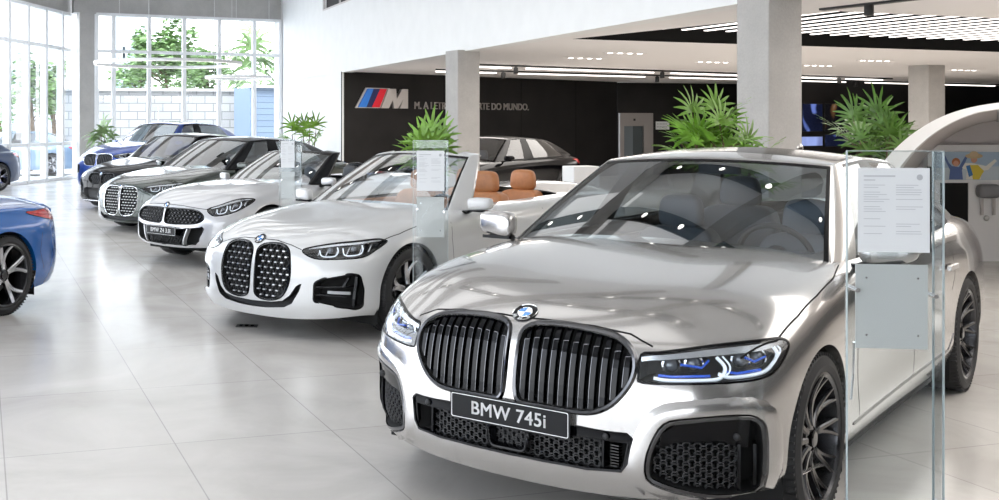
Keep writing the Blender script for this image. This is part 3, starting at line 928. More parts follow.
for t in (.33, .6, .82):   # panel joints in the feature wall
    p = m0.lerp(m1, t)-V((-md_.y, md_.x, 0))*-.0; nn = V((md_.y, -md_.x, 0))
    b.bar(p+nn*.004, p+nn*.004+V((0, 0, H)), .012, .012)
struct(b.build('trim_4', M['void']))
# glazing: mullions, transoms and panes
def glazing(name, a, c, zs, n, mw, md, skip_top=False, pane=True, offs=None):
    fr_ = MB(); d = (c-a); L = d.length; dn = d.normalized()
    ts = offs or [i/n for i in range(n+1)]
    for t in ts: p = a+d*t; fr_.bar(p+V((0, 0, 0)), p+V((0, 0, zs[-1])), mw, md, up=V((-dn.y, dn.x, 0)))
    for z in zs: fr_.bar(a+V((0, 0, z)), c+V((0, 0, z)), md*.8, .09)
    o = struct(fr_.build(name, M['win_metal']))
    g = MB(); nn = V((dn.y, -dn.x, 0))*.0
    g.add([a+V((0, 0, 0)), c+V((0, 0, 0)), c+V((0, 0, zs[-1])), a+V((0, 0, zs[-1]))], [(0, 1, 2, 3)])
    g.build('window_pane', M['glass_win'], o)
    return o
def tpx(px):    # parameter along the rear glazing line seen at column px
    k = (px-CX)/F_PX; d = B1-B0; return (k*B0.y-B0.x)/(d.x-k*d.y)
glazing('window_2', B0, B1, [.05, 1.06, 3.79, 4.88], 6, .11, .14, offs=[max(0, min(1, tpx(x))) for x in (96.5, 113.4, 149, 184, 219, 254, 280)])
n_m = 19; glazing('window_3', GL_far-dirL*1.155*n_m, GL_far, [.05, 1.06, 3.83, 4.88], n_m, .14, .18)
# the wall of glass behind the photographer
glazing('window_4', V((-12.4, -7.5, 0)), V((1, -7.5, 0)), [.05, 1.06, 3.6], 9, .12, .16)

# light strips in the recess
fa = uv(on_z(638, 30, H)); spacing = (uv(on_z(985, 42, H))[0]-uv(on_z(816, 36, H))[0])/9.0
nr_ = near+.05
i = 0; a = fa[0]
while a < a1-.3:
    b = MB(); dz = H-.0
    b.bar(from_uv(a, fa[1], H+.08), from_uv(a, nr_, H+.08), .085, .10)
    o = b.build('light_strip', M['track'])
    q = MB(); P0 = from_uv(a, fa[1], H+.024); P1 = from_uv(a, nr_, H+.024); q.bar(P0, P1, .07, .012); q.build('diffuser', M['led'], o)
    tag(o, 'long white light strip recessed side by side in the black ceiling opening', 'ceiling light', 'parallel light strips in the black ceiling recess')
    a += spacing; i += 1
print('strips', i, spacing)
# two tracks with lit segments
def track(P0, P1, segs, label, spots=()):
    d = (P1-P0).normalized(); b = MB(); b.bar(P0+V((0, 0, -.02)), P1+V((0, 0, -.02)), .05, .04)
    o = b.build('light_track', M['track']); tag(o, label, 'ceiling light')
    for t0, t1 in segs:
        q = MB(); q.bar(P0.lerp(P1, t0)+V((0, 0, -.07)), P0.lerp(P1, t1)+V((0, 0, -.07)), .04, .03); q.build('lit_segment', M['led'], o)
    for t in spots:
        q = MB(); p = P0.lerp(P1, t); q.lathe([(0, -.20), (.05, -.20), (.055, -.19), (.055, -.06), (.02, -.04), (0, -.04)], 14, Matrix.Translation(p)); q.build('track_spot', M['track'], o, smooth=40)
def cpt(px, py): return on_z(px, py, H)
track(cpt(479, 63.8), cpt(892, 78), [(.0, .06), (.09, .36), (.40, .62), (.66, .83), (.86, .97)], 'black ceiling track with lit segments, the nearer of the two beside the black wall', (.07, .38, .64, .84))
track(cpt(436, 68.6), cpt(999, 84), [(.0, .08), (.11, .30), (.34, .52), (.56, .66), (.70, .84), (.87, .99)], 'black ceiling track with lit segments, the farther one close above the black wall', (.09, .32, .54, .68, .85))
b = MB(); p0, p1 = cpt(822, 8.5), cpt(900, -.5); dd = (p1-p0); p1 = p0+dd*2.2
b.bar(p0+V((0, 0, -.01)), p1+V((0, 0, -.01)), .10, .03); o = b.build('ceiling_slot', M['track']); tag(o, 'black slot track with one small spot, at the top right of the big column', 'ceiling light')
q = MB(); p = p0+dd*.62; q.lathe([(0, -.14), (.05, -.14), (.05, -.02), (0, -.02)], 14, Matrix.Translation(p)); q.build('track_spot', M['track'], o, smooth=40)
# recessed downlights in fours
for px, py in ((585, 58), (625, 53), (713, 62), (818, 65.5), (875, 60.5), (964, 70)):
    c = on_z(px, py, H)
    o = MB()
    for k in range(4):
        pass
    o.bar(c-u_*.45+V((0, 0, -.004)), c+u_*.45+V((0, 0, -.004)), .12, .008); o = o.build('downlight', M['ceiling'])
    tag(o, {585: 'row of four small ceiling spots, leftmost, near the tip of the black recess', 625: 'row of four small ceiling spots just below the tip of the black recess', 713: 'row of four small ceiling spots left of the big concrete column',
            818: 'row of four small ceiling spots right of the big concrete column', 875: 'row of four small ceiling spots between the big column and the far right column', 964: 'row of four small ceiling spots right of the far right column'}[px], 'ceiling light')
    for k in range(4):
        q = MB(); q.lathe([(0, -.012), (.045, -.012), (.05, -.008)], 12, Matrix.Translation(c+u_*(-.33+.22*k)) @ Matrix.Diagonal((1, 1, 1, 1))); q.build('lamp_lens', M['led_white'], o)
# M emblem and lettering on the feature wall
wn = V((md_.y, -md_.x, 0))                     # faces the room
def wall_frame(px, py):
    # the point of the wall plane seen at a pixel
    k = (px-CX)/F_PX; t = (k*m0.y-m0.x)/((m1-m0).x-k*(m1-m0).y); p = m0+(m1-m0)*t
    return V((p.x, p.y, CAMZ-(py-HORIZON)/F_PX*p.y))
def WT(p, off): return Matrix(((md_.x, 0, wn.x, p.x+wn.x*off), (md_.y, 0, wn.y, p.y+wn.y*off), (0, 1, 0, p.z), (0, 0, 0, 1)))
pl, pr = wall_frame(354.5, 107.5), wall_frame(406, 108); top = wall_frame(356, 88)
LW = (pr-pl).length; LH = top.z-pl.z; T = WT(pl, .002)
emblem = empty('wall_emblem', tuple(pl)); tag(emblem, 'large striped letter M emblem in blue, navy, red and brushed metal on the black wall', 'emblem')
def ep(name, pts, mat, h=.06, off=.002):
    b = MB(); b.prism([(x*LW, y*LH) for x, y in pts], WT(pl, off), h); o = b.build(name, mat); o.parent = emblem; o.matrix_parent_inverse = Matrix.Translation(pl).inverted(); return o
M['m_blue'] = simple('light blue enamel', (.03, .22, .75), .3); M['m_navy'] = simple('navy enamel', (.012, .018, .10), .3); M['m_red'] = simple('red enamel', (.75, .01, .03), .3)
ep('emblem_back', [(0, -.02), (.60, -.02), (.66, .5), (.66, 1.03), (.20, 1.03)], M['steel'], .03)
ep('blue_stripe', [(.045, .02), (.195, .02), (.335, .98), (.225, .98)][:2]+[(.335, .98), (.225, .98)], M['m_blue'])
ep('navy_stripe', [(.195, .02), (.30, .02), (.46, .98), (.335, .98)], M['m_navy'])
ep('red_stripe', [(.30, .02), (.45, .02), (.59, .98), (.46, .98)], M['m_red'])
ep('letter_m', [(.47, -.02), (.62, -.02), (.70, .42), (.72, -.02), (.80, -.02), (.90, .45), (.84, -.02), (1.0, -.02), (1.0, 1.0), (.88, 1.0), (.78, .48), (.76, 1.0), (.61, 1.0)], M['steel'], .08)
t0, t1 = wall_frame(414, 107), wall_frame(528, 107)
tp = t0.lerp(t1, .5); tp.z = (wall_frame(500, 107).z)
M['letters'] = simple('grey wall lettering', (.48, .44, .42), .5)
me = text_mesh('M. A LETRA MAIS FORTE DO MUNDO.', .30, .012, bold=.004)
xs = [v.co.x for v in me.vertices]; wd = max(xs)-min(xs); L = (t1-t0).length; ys = [v.co.y for v in me.vertices]
me.transform(WT(tp, .02) @ Matrix.Diagonal((L/wd, L/wd if False else .17/(max(ys)-min(ys))*1.15, 1, 1)))
o = link('wall_lettering', me, M['letters']); tag(o, 'pale lettering reading M. A LETRA MAIS FORTE DO MUNDO. along the black wall', 'lettering')
# lift on the back wall, sign beside it
def back_pt(px, py, a, c):
    k = (px-CX)/F_PX; t = (k*a.y-a.x)/((c-a).x-k*(c-a).y); p = a+(c-a)*t; return V((p.x, p.y, CAMZ-(py-HORIZON)/F_PX*p.y))
lb, rb_ = back_pt(618, 113, m2, m3), back_pt(651, 114, m2, m3); bd = (m3-m2).normalized(); bn = V((bd.y, -bd.x, 0))
LF = Matrix(((bd.x, 0, bn.x, lb.x+bn.x*.01), (bd.y, 0, bn.y, lb.y+bn.y*.01), (0, 1, 0, 0), (0, 0, 0, 1)))
lw = (rb_-lb).length; lh = lb.z
M['lift_steel'] = simple('dull lift steel', (.30, .28, .27), .5, .6)
lift = empty('lift_entrance', (lb.x, lb.y, 0)); tag(lift, 'steel framed lift entrance with grey glass door in the black back wall', 'lift')
def lp(name, x0, x1, y0, y1, z0, z1, mat):
    b = MB(); b.box(x0, x1, y0, y1, z0, z1, LF); o = b.build(name, mat); o.parent = lift; o.matrix_parent_inverse = Matrix.Translation((lb.x, lb.y, 0)).inverted(); return o
b = MB(); b.box(0, .12*lw, 0, lh, 0, .12, LF); b.box(.72*lw, lw, 0, lh, 0, .12, LF); b.box(.12*lw, .72*lw, lh-.42, lh, 0, .12, LF)
o = b.build('lift_frame', M['lift_steel']); o.parent = lift; o.matrix_parent_inverse = Matrix.Translation((lb.x, lb.y, 0)).inverted()
lp('lift_door', .12*lw, .42*lw, 0, lh-.42, 0, .05, M['lift_glass'] if 'lift_glass' in M else simple('grey glass door', (.16, .19, .21), .2))
lp('lift_door', .42*lw, .72*lw, 0, lh-.42, 0, .035, simple('dark grey glass door', (.07, .085, .09), .2))
lp('lift_indicator', .40*lw, .46*lw, lh-.25, lh-.18, .12, .13, M['track'])
s0, s1 = back_pt(655.5, 121.5, m2, m3), back_pt(669, 129.5, m2, m3)
b = MB(); SF = Matrix(((bd.x, 0, bn.x, s0.x+bn.x*.01), (bd.y, 0, bn.y, s0.y+bn.y*.01), (0, 1, 0, s1.z), (0, 0, 0, 1))); sw = (V((s1.x, s1.y, 0))-V((s0.x, s0.y, 0))).length
b.box(0, sw, 0, s0.z-s1.z, 0, .01, SF); o = b.build('wall_sign', M['paper']); tag(o, 'small white sign with two lines of text right of the lift', 'sign')
b = MB(); sh = s0.z-s1.z
for yy in (.62, .26):
    x = .08
    while x < .85: b.box(sw*x, sw*(x+.07), sh*yy, sh*(yy+.16), .010, .012, SF); x += .11
b.build('sign_text', M['ink'], o)
# screens on the right back wall
kd = (k1-k0).normalized(); kn = V((kd.y, -kd.x, 0))
def KF(p): return Matrix(((kd.x, 0, kn.x, p.x+kn.x*.01), (kd.y, 0, kn.y, p.y+kn.y*.01), (0, 1, 0, p.z), (0, 0, 0, 1)))
def mat_screen(name, cols, scale=2.0, es=1.0):
    m, n, l, b = nt(name); b.inputs['Base Color'].default_value = (.003, .003, .004, 1); b.inputs['Roughness'].default_value = .15
    tc = n.new('ShaderNodeTexCoord'); nz = n.new('ShaderNodeTexNoise'); nz.inputs['Scale'].default_value = scale; nz.inputs['Detail'].default_value = 1; nz.inputs['Distortion'].default_value = .6
    r = n.new('ShaderNodeValToRGB'); els = r.color_ramp.elements
    while len(els) < len(cols): els.new(.5)
    for e, (p, c) in zip(els, cols): e.position = p; e.color = (*c, 1)
    l.new(tc.outputs['Object'], nz.inputs['Vector']); l.new(nz.outputs['Fac'], r.inputs['Fac']); l.new(r.outputs['Color'], b.inputs['Emission Color']); b.inputs['Emission Strength'].default_value = es
    return m
scr = [mat_screen('screen picture one', [(.0, (.0, .0, .0)), (.6, (.004, .006, .02)), (.68, (.08, .12, .35)), (1, (.25, .3, .6))], 1.6),
       mat_screen('screen picture two', [(0, (.0, .0, .0)), (.56, (.003, .003, .004)), (.62, (.10, .05, .02)), (.70, (.30, .55, .65)), (1, (.5, .8, .85))], .9),
       mat_screen('screen picture three', [(0, (.12, .16, .38)), (.5, (.22, .28, .55)), (1, (.02, .02, .08))], 1.0)]
for (xa, ya, xb, yb, mi, lab) in ((800.5, 103.5, 821, 132, 0, 'dark wall screen right of the big column, upper left of the four'), (823, 104, 867, 132, 1, 'wall screen with a bright turquoise corner, partly behind the palm'),
                         (799.5, 136, 821, 146.5, 2, 'wall screen showing a blue band, just above the silver roof'), (823, 134, 862, 147, 0, 'dark wall screen with a blue shape, low behind the palm stems')):
    p = back_pt(xa, yb, k0, k1); p2 = back_pt(xb, ya, k0, k1); w_ = (V((p2.x, p2.y, 0))-V((p.x, p.y, 0))).length
    b = MB(); b.box(0, w_, 0, p2.z-p.z, 0, .05, KF(p)); o = b.build('wall_screen', M['track']); tag(o, lab, 'screen')
    b = MB(); b.box(.02, w_-.02, .02, p2.z-p.z-.02, .05, .054, KF(p)); b.build('screen_picture', scr[mi], o)

# ring pendants
def ring(px, py, wpx, Y, label):
    c = on_Y(px, py, Y); R_ = wpx/2/F_PX*Y; root = empty('pendant_ring', tuple(c)); tag(root, label, 'pendant lamp')
    b = MB(); b.lathe([(R_, -.035), (R_, .035), (R_-.05, .035), (R_-.05, -.035), (R_, -.035)], 72); b.build('ring_body', M['win_metal'], root, smooth=40)
    b = MB(); b.lathe([(R_-.01, -.037), (R_-.04, -.037)], 72); b.build('ring_diffuser', M['led'], root)
    b = MB()
    for k in range(3):
        a = 2*PI*k/3+.4; b.bar((R_*.97*math.cos(a), R_*.97*math.sin(a), .05), (R_*.97*math.cos(a), R_*.97*math.sin(a), HT-c.z), .008, .008)
    b.build('suspension_wire', M['win_metal'], root)
ring(168.5, 63.5, 147, 27, 'large white ring pendant hanging before the rear windows'); ring(238.5, 77.5, 67, 30.5, 'small white ring pendant hanging right of and below the large ring')

# black tracks with bright lamps on the high ceiling, and concrete beams between
def high_track(P0, P1, step, label):
    b = MB(); b.bar(P0, P1, .34, .10); o = b.build('lamp_track', M['track']); tag(o, label, 'ceiling light')
    L = (P1-P0).length; k = .6
    while k < L:
        p = P0.lerp(P1, k/L); q = MB(); q.lathe([(0, -.075), (.05, -.075), (.06, -.05)], 14, Matrix.Translation(p)); q.build('spot_lens', M['led_white'], o); k += step
high_track(V((2.9, 5.4, HT-.06)), V((-3.4, 20.9, HT-.06)), 1.25, 'long black spot track on the high ceiling above the row of cars')
high_track(V((4.9, 5.6, HT-.06)), V((1.7, 11.6, HT-.06)), 1.25, 'short black spot track on the high ceiling next to the white fascia')
b = MB()
for k in range(9):
    c = V((-4, 2+3.6*k, HT-.25)); u2 = V((1, .306, 0)).normalized(); p, q = c-u2*8, c+u2*(9.5-.9*k)
    bb = MB(); bb.bar(p, q, .35, .48); struct(bb.build('trim_%d' % (6+k), M['concrete']))
# ------------------------------------------------------------------ the silver saloon
def body_start(sp, lv, warp=None):
    v, f = body_cage(sp)
    if warp: v = [V(warp(p)) for p in v]
    return Surf(subdiv(mirror_mesh(v, f), lv))
def cut_arches(S, wb, R, z, r, lim_in=.55):
    for y in (0, -wb):
        P = [V(p) for p in arch_poly(y, z, r)]
        S.cut(SIDE, P, lim=lambda c: c.z < z+r+.05)
def arch_lips(S, wb, z, r, mat, root, depth=.05):
    for y in (0, -wb):
        P = arch_poly(y, z, r, zb=.2, n=40)[1:-1]
        for sg in (1, -1):
            vs = []
            for p in P:
                h, _ = S.hit(SIDE, p[0], p[1], -.0005)
                vs += [V((h.x*sg, h.y, h.z)), V(((h.x-depth)*sg, h.y, h.z))]
            mb = MB(); mb.add(vs, [(2*i, 2*i+1, 2*i+3, 2*i+2) for i in range(len(P)-1)]); mb.build('arch_lip', mat, root, smooth=60)
def wheel_wells(root, wb, z, r, hw, floor_z=.2, tail=-3.9, fo=.75):
    b = MB()
    for y in (0, -wb):
        for sg in (1, -1):
            x0, x1 = sorted((sg*(hw-.02), sg*(hw-.40)))
            n = 20
            P = [(y+r*1.03*math.cos(PI*i/n), z+r*1.03*math.sin(PI*i/n)) for i in range(n+1)]
            P = [(P[0][0], .12)]+P+[(P[-1][0], .12)]
            vs = [V((sg*(hw-.045), a, c)) for a, c in P]+[V((sg*(hw-.42), a, c)) for a, c in P]
            m = len(P); b.add(vs, [(i, i+1, m+i+1, m+i) for i in range(m-1)]+[tuple(range(m, 2*m))])
    b.box(-hw+.42, hw-.42, tail, fo-.12, floor_z-.02, floor_z)
    b.box(-hw+.07, hw-.07, -wb+r+.02, -r-.02, floor_z-.02, floor_z)
    return b.build('underbody', M['void'], root)

def base_spec():
    WB = 2.95; HW = .951
    sp = dict(fo=.86, tail=-4.12, front=[(0, 0), (.2, -.008), (.4, -.03), (.6, -.085), (.78, -.19), (.915, -.37)],
        rear=[(0, 0), (.2, .005), (.4, .02), (.6, .06), (.77, .14), (.87, .30)],
        side_y=[.25, .02, -.24, -.55, -.95, -1.4, -1.9, -2.35, -2.75, -3.05, -3.35, -3.6],
        width=[(-9, .92), (.02, 0)],
        levels=[], bow=[(-.9, .25), (-.2, .25), (.5, .22), (.6, .2), (3.3, -.1), (3.6, -.15), (4, -.1)],
        zc=[(-.86, .82), (-.74, .875), (-.5, .925), (0, .99), (.42, 1.035), (.8, 1.05), (3.2, 1.09), (3.6, 1.10), (4.0, 1.06), (4.12, 1.0)],
        crease=(.58, .020, -.6))
    sp['width'] = [(-4.1, .85), (-3.8, .905), (-3.4, .94), (-3.05, .951), (-2.6, .94), (-1.6, .935), (-.8, .938), (-.4, .943), (0, .955), (.25, .945), (.5, .93)]
    Y = lambda *p: list(p)
    sp['levels'] = [
        dict(zf=[.20, .20, .205, .215, .23, .25], inf=.05, zs=[(-.4, .22), (0, .21), (1, .20), (3, .21), (3.8, .25)], ins=[(-.4, .05), (.5, .06), (2.5, .06), (3.8, .06)], zr=.26, inr=.06),
        dict(zf=[.29, .29, .29, .29, .295, .30], inf=0, zs=[(-.4, .30), (1, .30), (3.8, .34)], ins=[(-.4, .005), (.5, .01), (2.6, .01), (3.0, .0), (3.8, .01)], zr=.36, inr=.01),
        dict(zf=.44, inf=.012, zs=[(-.4, .45), (3.8, .50)], ins=[(-.4, .0), (.0, .005), (.7, .025), (2.4, .025), (3.0, .0), (3.8, .0)], zr=.52, inr=0),
        dict(zf=[.58, .58, .58, .575, .57, .57], inf=[.02, .02, .02, .015, .0, 0], zs=[(-.4, .58), (0, .62), (1, .64), (3.8, .66)], ins=[(-.4, .0), (0, 0), (.7, .01), (2.4, .01), (3.0, 0), (3.8, 0)], zr=.68, inr=.01),
        dict(zf=[.74, .74, .735, .72, .70, .695], inf=[.05, .05, .05, .05, .04, .02], zs=[(-.4, .72), (0, .79), (1, .83), (3, .85), (3.8, .82)], ins=[(-.4, .01), (0, .005), (.8, .0), (2.4, .0), (3.8, .01)], zr=.84, inr=.03),
        dict(zf=[.835, .833, .82, .805, .785, .785], inf=[.10, .10, .11, .13, .13, .07], zs=[(-.4, .82), (0, .915), (.5, .965), (1, .985), (2, .995), (3, 1.005), (3.8, .96)], ins=[(-.4, .06), (0, .06), (.6, .055), (2.4, .055), (3, .08), (3.8, .08)], zr=[1.0, 1.0, .99, .975, .96, .95], inr=.08),
    ]
    return sp
def make_warp(fo, wb, tail, hw, dz, zmin=.22, zb=-.05):
    """turns the saloon's cage into another car's: lengths, width and heights (dz: table over own -y)"""
    ym = sorted([(.86, fo), (.385, .375), (0, 0), (-.385, -.375), (-2.565, -wb+.375), (-2.95, -wb), (-3.335, -wb-.375), (-4.12, tail)])
    def w(p):
        y = p.y if p.y > .86 or p.y < -4.12 else 0
        if p.y > .86: y = fo+(p.y-.86)
        elif p.y < -4.12: y = tail+(p.y+4.12)
        else: y = interp(ym, p.y)
        k = max(0, (p.z-zmin)/.7)
        return V((p.x*hw/.951, y, p.z+interps(dz, -y)*k+zb*max(0, 1-(p.z-.2)/.25)))
    return w
GH_SILVER = dict(fx=[0, .5, .90, .972, .986, 1.0],
    stations=[(-.56, -1.33, 'p'), (-.72, -1.42, 'g'), (-1.68, -1.80, 'b'), (-1.76, -1.86, 'g'), (-2.62, -2.50, 'g'), (-2.98, -2.68, 'p'), (-3.42, -2.86, 'p')],
    bw=[(.5, .805), (.6, .825), (.75, .85), (1.2, .86), (2.6, .86), (3.0, .83), (3.5, .74)], rw=[(1.2, .605), (1.5, .618), (2.2, .60), (2.6, .58), (2.9, .53)],
    bz=[(.5, .955), (.8, .965), (2, .985), (3.0, 1.0), (3.5, 1.03)], rz=[(1.2, 1.385), (1.5, 1.415), (1.9, 1.425), (2.4, 1.41), (2.9, 1.34)],
    bowb=.20, bowr=.13, crown=.055, cowl_dz=.03, sunroof=(1, 2), rows=[0, .05, .17, .5, .86, .955, .975, 1.0])
WARP_WHITE = make_warp(.83, 2.85, -3.90, .926, [(-.9, -.10), (-.3, -.105), (.5, -.08), (1.5, -.08), (4, -.05)])
WARP_Z4 = make_warp(.86, 2.47, -3.42, .932, [(-.9, -.12), (-.3, -.09), (.5, -.09), (1.5, -.11), (4, -.10)], zb=.02)
WARP_GREEN = make_warp(.83, 2.85, -3.90, .935, [(-.9, -.09), (-.3, -.10), (.5, -.07), (1.5, -.07), (4, -.03)])
WARP_BLACK = make_warp(.84, 2.75, -3.70, .91, [(-.9, -.08), (-.3, -.09), (.5, -.05), (1.5, -.05), (4, -.03)])
WARP_SUV = make_warp(.90, 2.97, -4.0, 1.0, [(-.9, .14), (0, .15), (.5, .15), (4, .15)], zmin=.15)
WARP_SALOON = make_warp(.85, 2.98, -4.05, .935, [(-.9, -.05), (0, -.06), (1, -.06), (4, -.04)])
WARP_ROAD = make_warp(.86, 2.50, -3.40, .932, [(-.9, -.10), (0, -.09), (1.5, -.10), (4, -.10)])
# ------------------------------------------------------------------ dressing a car
def to2(fr, pts3):
    return [V((V(p).dot(fr[1]), V(p).dot(fr[2]))) for p in pts3]
def smooth_poly(pts, n=4): return [V((p.x, p.y)) for p in catmull([(a[0], a[1]) for a in pts], n, True)] if False else [V((q[0], q[1])) for q in catmull([V((a[0], a[1], 0)) for a in pts], n, True)]
def sym(pts):
    """mirror a right-hand open chain (top centre -> bottom centre) into a closed outline"""
    return [V(p) for p in pts]+[V((-p[0], p[1])) for p in pts[::-1] if abs(p[0]) > 1e-6]
def surf_bar(S, fr, a0, b0, a1, b1, w, off, depth, mb, sg=1, n=6, taper=1.0):
    """bar laid along a surface, front face `off` above it and `depth` deep"""
    d, r, u = fr; t = V((a1-a0, b1-b0)).normalized(); nn = V((-t.y, t.x)); vs = []
    for i in range(n+1):
        q = i/n; a = a0+(a1-a0)*q; b = b0+(b1-b0)*q
        h, _ = S.hit(fr, a, b, 0)
        for s_, dd in ((-1, -off), (1, -off), (1, -off+depth), (-1, -off+depth)):
            k = w/2*(taper if dd > -off else 1)
            p = h+(r*nn.x+u*nn.y)*s_*k+d*dd; vs.append(V((p.x*sg, p.y, p.z)))
    fs = [(0, 1, 2, 3), (n*4+3, n*4+2, n*4+1, n*4)]
    for i in range(n):
        for k in range(4): fs.append((i*4+k, i*4+4+k, i*4+4+(k+1) % 4, i*4+(k+1) % 4))
    mb.add(vs, fs)
def inside_all(poly, pts): return all(pin(poly, *p) for p in pts)
def hexmesh(S, fr, poly, cw, ch, off, depth, mb, sg=1, lw=.005):
    xs = [p[0] for p in poly]; ys = [p[1] for p in poly]; j = 0; y = min(ys)
    while y < max(ys)+ch:
        x = min(xs)-cw+(cw*.5 if j % 2 else 0)
        while x < max(xs)+cw:
            P = [(x-cw*.36, y), (x-cw*.16, y+ch*.5), (x+cw*.16, y+ch*.5), (x+cw*.36, y), (x+cw*.64, y)]
            for a, b in ((P[0], P[1]), (P[1], P[2]), (P[2], P[3]), (P[3], P[4])):
                m = ((a[0]+b[0])/2, (a[1]+b[1])/2)
                if pin(poly, *m): surf_bar(S, fr, a[0], a[1], b[0], b[1], lw, off, depth, mb, sg, 1)
            P2 = [(x-cw*.36, y), (x-cw*.16, y-ch*.5), (x+cw*.16, y-ch*.5), (x+cw*.36, y)]
            for a, b in ((P2[0], P2[1]), (P2[2], P2[3])):
                if pin(poly, (a[0]+b[0])/2, (a[1]+b[1])/2): surf_bar(S, fr, a[0], a[1], b[0], b[1], lw, off, depth, mb, sg, 1)
            x += cw
        y += ch; j += 1
def scale_poly(poly, k, kx=None):
    c = sum((V((p[0], p[1])) for p in poly), V((0, 0)))/len(poly)
    return [V((c.x+(p[0]-c.x)*(kx or k), c.y+(p[1]-c.y)*k)) for p in poly]
def inset(poly, d):
    P = [V((p[0], p[1])) for p in poly]; n = len(P); A = sum(P[i].x*P[(i+1) % n].y-P[(i+1) % n].x*P[i].y for i in range(n)); out = []
    for i in range(n):
        t = (P[(i+1) % n]-P[i-1]).normalized(); nn = V((-t.y, t.x)) if A > 0 else V((t.y, -t.x)); out.append(P[i]+nn*d)
    return out
def kidney(S, root, poly, style, frame_mat, fw=.014, n_slat=11, cell=(.045, .03), simple_=False):
    P = smooth_poly(poly, 3); S.cut(FRONT, P, lim=lambda c: c.y > .3)
    for sg in (1, -1):
        b = MB(); rim(S, FRONT, P, fw, .010, .05, mb=b, sg=sg)
        k = b.build('grille_frame', M[frame_mat], root, smooth=50)
        b = MB(); bucket(S, FRONT, inset(P, .002), .075, b, sg, .98)
        b.build('grille_cavity', M['void'], k)
        xs = [p.x for p in P]; x0, x1 = min(xs), max(xs)
        if style == 'slats':
            b = MB(); c = MB()
            for i in range(n_slat):
                x = x0+(x1-x0)*(i+.6)/(n_slat+.2); z = span(P, x)
                if not z: continue
                za, zb = z; zk = zb-(zb-za)*.16
                surf_bar(S, FRONT, x, za+.002, x, zk, .021, -.010, .03, b, sg, 6, .6)
                surf_bar(S, FRONT, x, zk-.001, x-.003, zb-.002, .021, -.014, .03, b, sg, 2, .6)
                surf_bar(S, FRONT, x-.010, za+.004, x-.010, zk, .0022, -.0095, .004, c, sg, 6)
                surf_bar(S, FRONT, x-.010, zk, x+.010, zk+.002, .003, -.0092, .004, c, sg, 1)
            b.build('grille_slats', M['gloss_black'], k); c.build('slat_edges', M['darkchrome'], k)
        else:
            b = MB(); cw, ch = cell; y = min(p.y for p in P)+ch*.6; j = 0
            stud = MB()
            while y < max(p.y for p in P):
                x = x0+(cw*.5 if j % 2 else 0)
                while x < x1:
                    if inside_all(P, [(x-cw*.3, y-ch*.2), (x+cw*.3, y-ch*.2), (x-cw*.3, y+ch*.2), (x+cw*.3, y+ch*.2)]):
                        surf_bar(S, FRONT, x-cw*.19, y, x+cw*.19, y, ch*.22, -.008, .02, stud, sg, 1)
                    for dx in (-1, 1):
                        xa, ya, xb, yb = x, y, x+dx*cw*.5, y+ch
                        if pin(P, xa, ya) and pin(P, xb, yb): surf_bar(S, FRONT, xa, ya, xb, yb, .006, -.016, .012, b, sg, 1)
                    x += cw
                y += ch; j += 1
            if b.v: b.build('grille_mesh', M['matt_black'], k)
            if stud.v: stud.build('grille_studs', M['satin_chrome' if style == 'dots' else 'darkchrome'], k)
def headlight(S, root, ang, pts3, detail, fixed=True):
    fr = frame(ang); P = smooth_poly(to2(fr, pts3), 3)
    S.cut(fr, P, lim=lambda c: c.y > .05 and c.z > .4)
    xs = [p.x for p in P]; x0, x1 = min(xs), max(xs); w = x1-x0
    for sg in (1, -1):
        b = MB(); bucket(S, fr, P, .07, b, sg, .86)
        h = b.build('headlight', M['matt_black'], root, smooth=30)
        b = MB(); rim(S, fr, P, .004, .002, .012, mb=b, sg=sg, inner=.004)
        b.build('headlight_surround', M['gloss_black'], h, smooth=50)
        def q(u, v, off=-.02):
            x = x0+w*u; s_ = span(P, x) or (0, 0); p, _ = S.hit(fr, x, s_[0]+(s_[1]-s_[0])*v, 0); p = p-fr[0]*off
            return V((p.x*sg, p.y, p.z))
        detail(q, h, sg, fr)
        vs = patch_side(S, fr, P, .0, sg, 'headlight_cover', M['glass_lamp'], h)
def patch_side(S, fr, P, off, sg, name, mat, parent, rings=4):
    b = MB(); c = sum(P, V((0, 0)))/len(P); n = len(P); vs = []
    for k in range(rings+1):
        t = k/rings
        for p in P:
            if k == 0 and vs: break
            x = c+(p-c)*t; h, _ = S.hit(fr, x.x, x.y, off); vs.append(V((h.x*sg, h.y, h.z)))
    fs = [(0, 1+i, 1+(i+1) % n) for i in range(n)]
    for k in range(rings-1):
        for i in range(n):
            a = 1+k*n; bb = a+n; j = (i+1) % n; fs.append((a+i, bb+i, bb+j, a+j))
    b.add(vs, fs); return b.build(name, mat, parent, smooth=60)
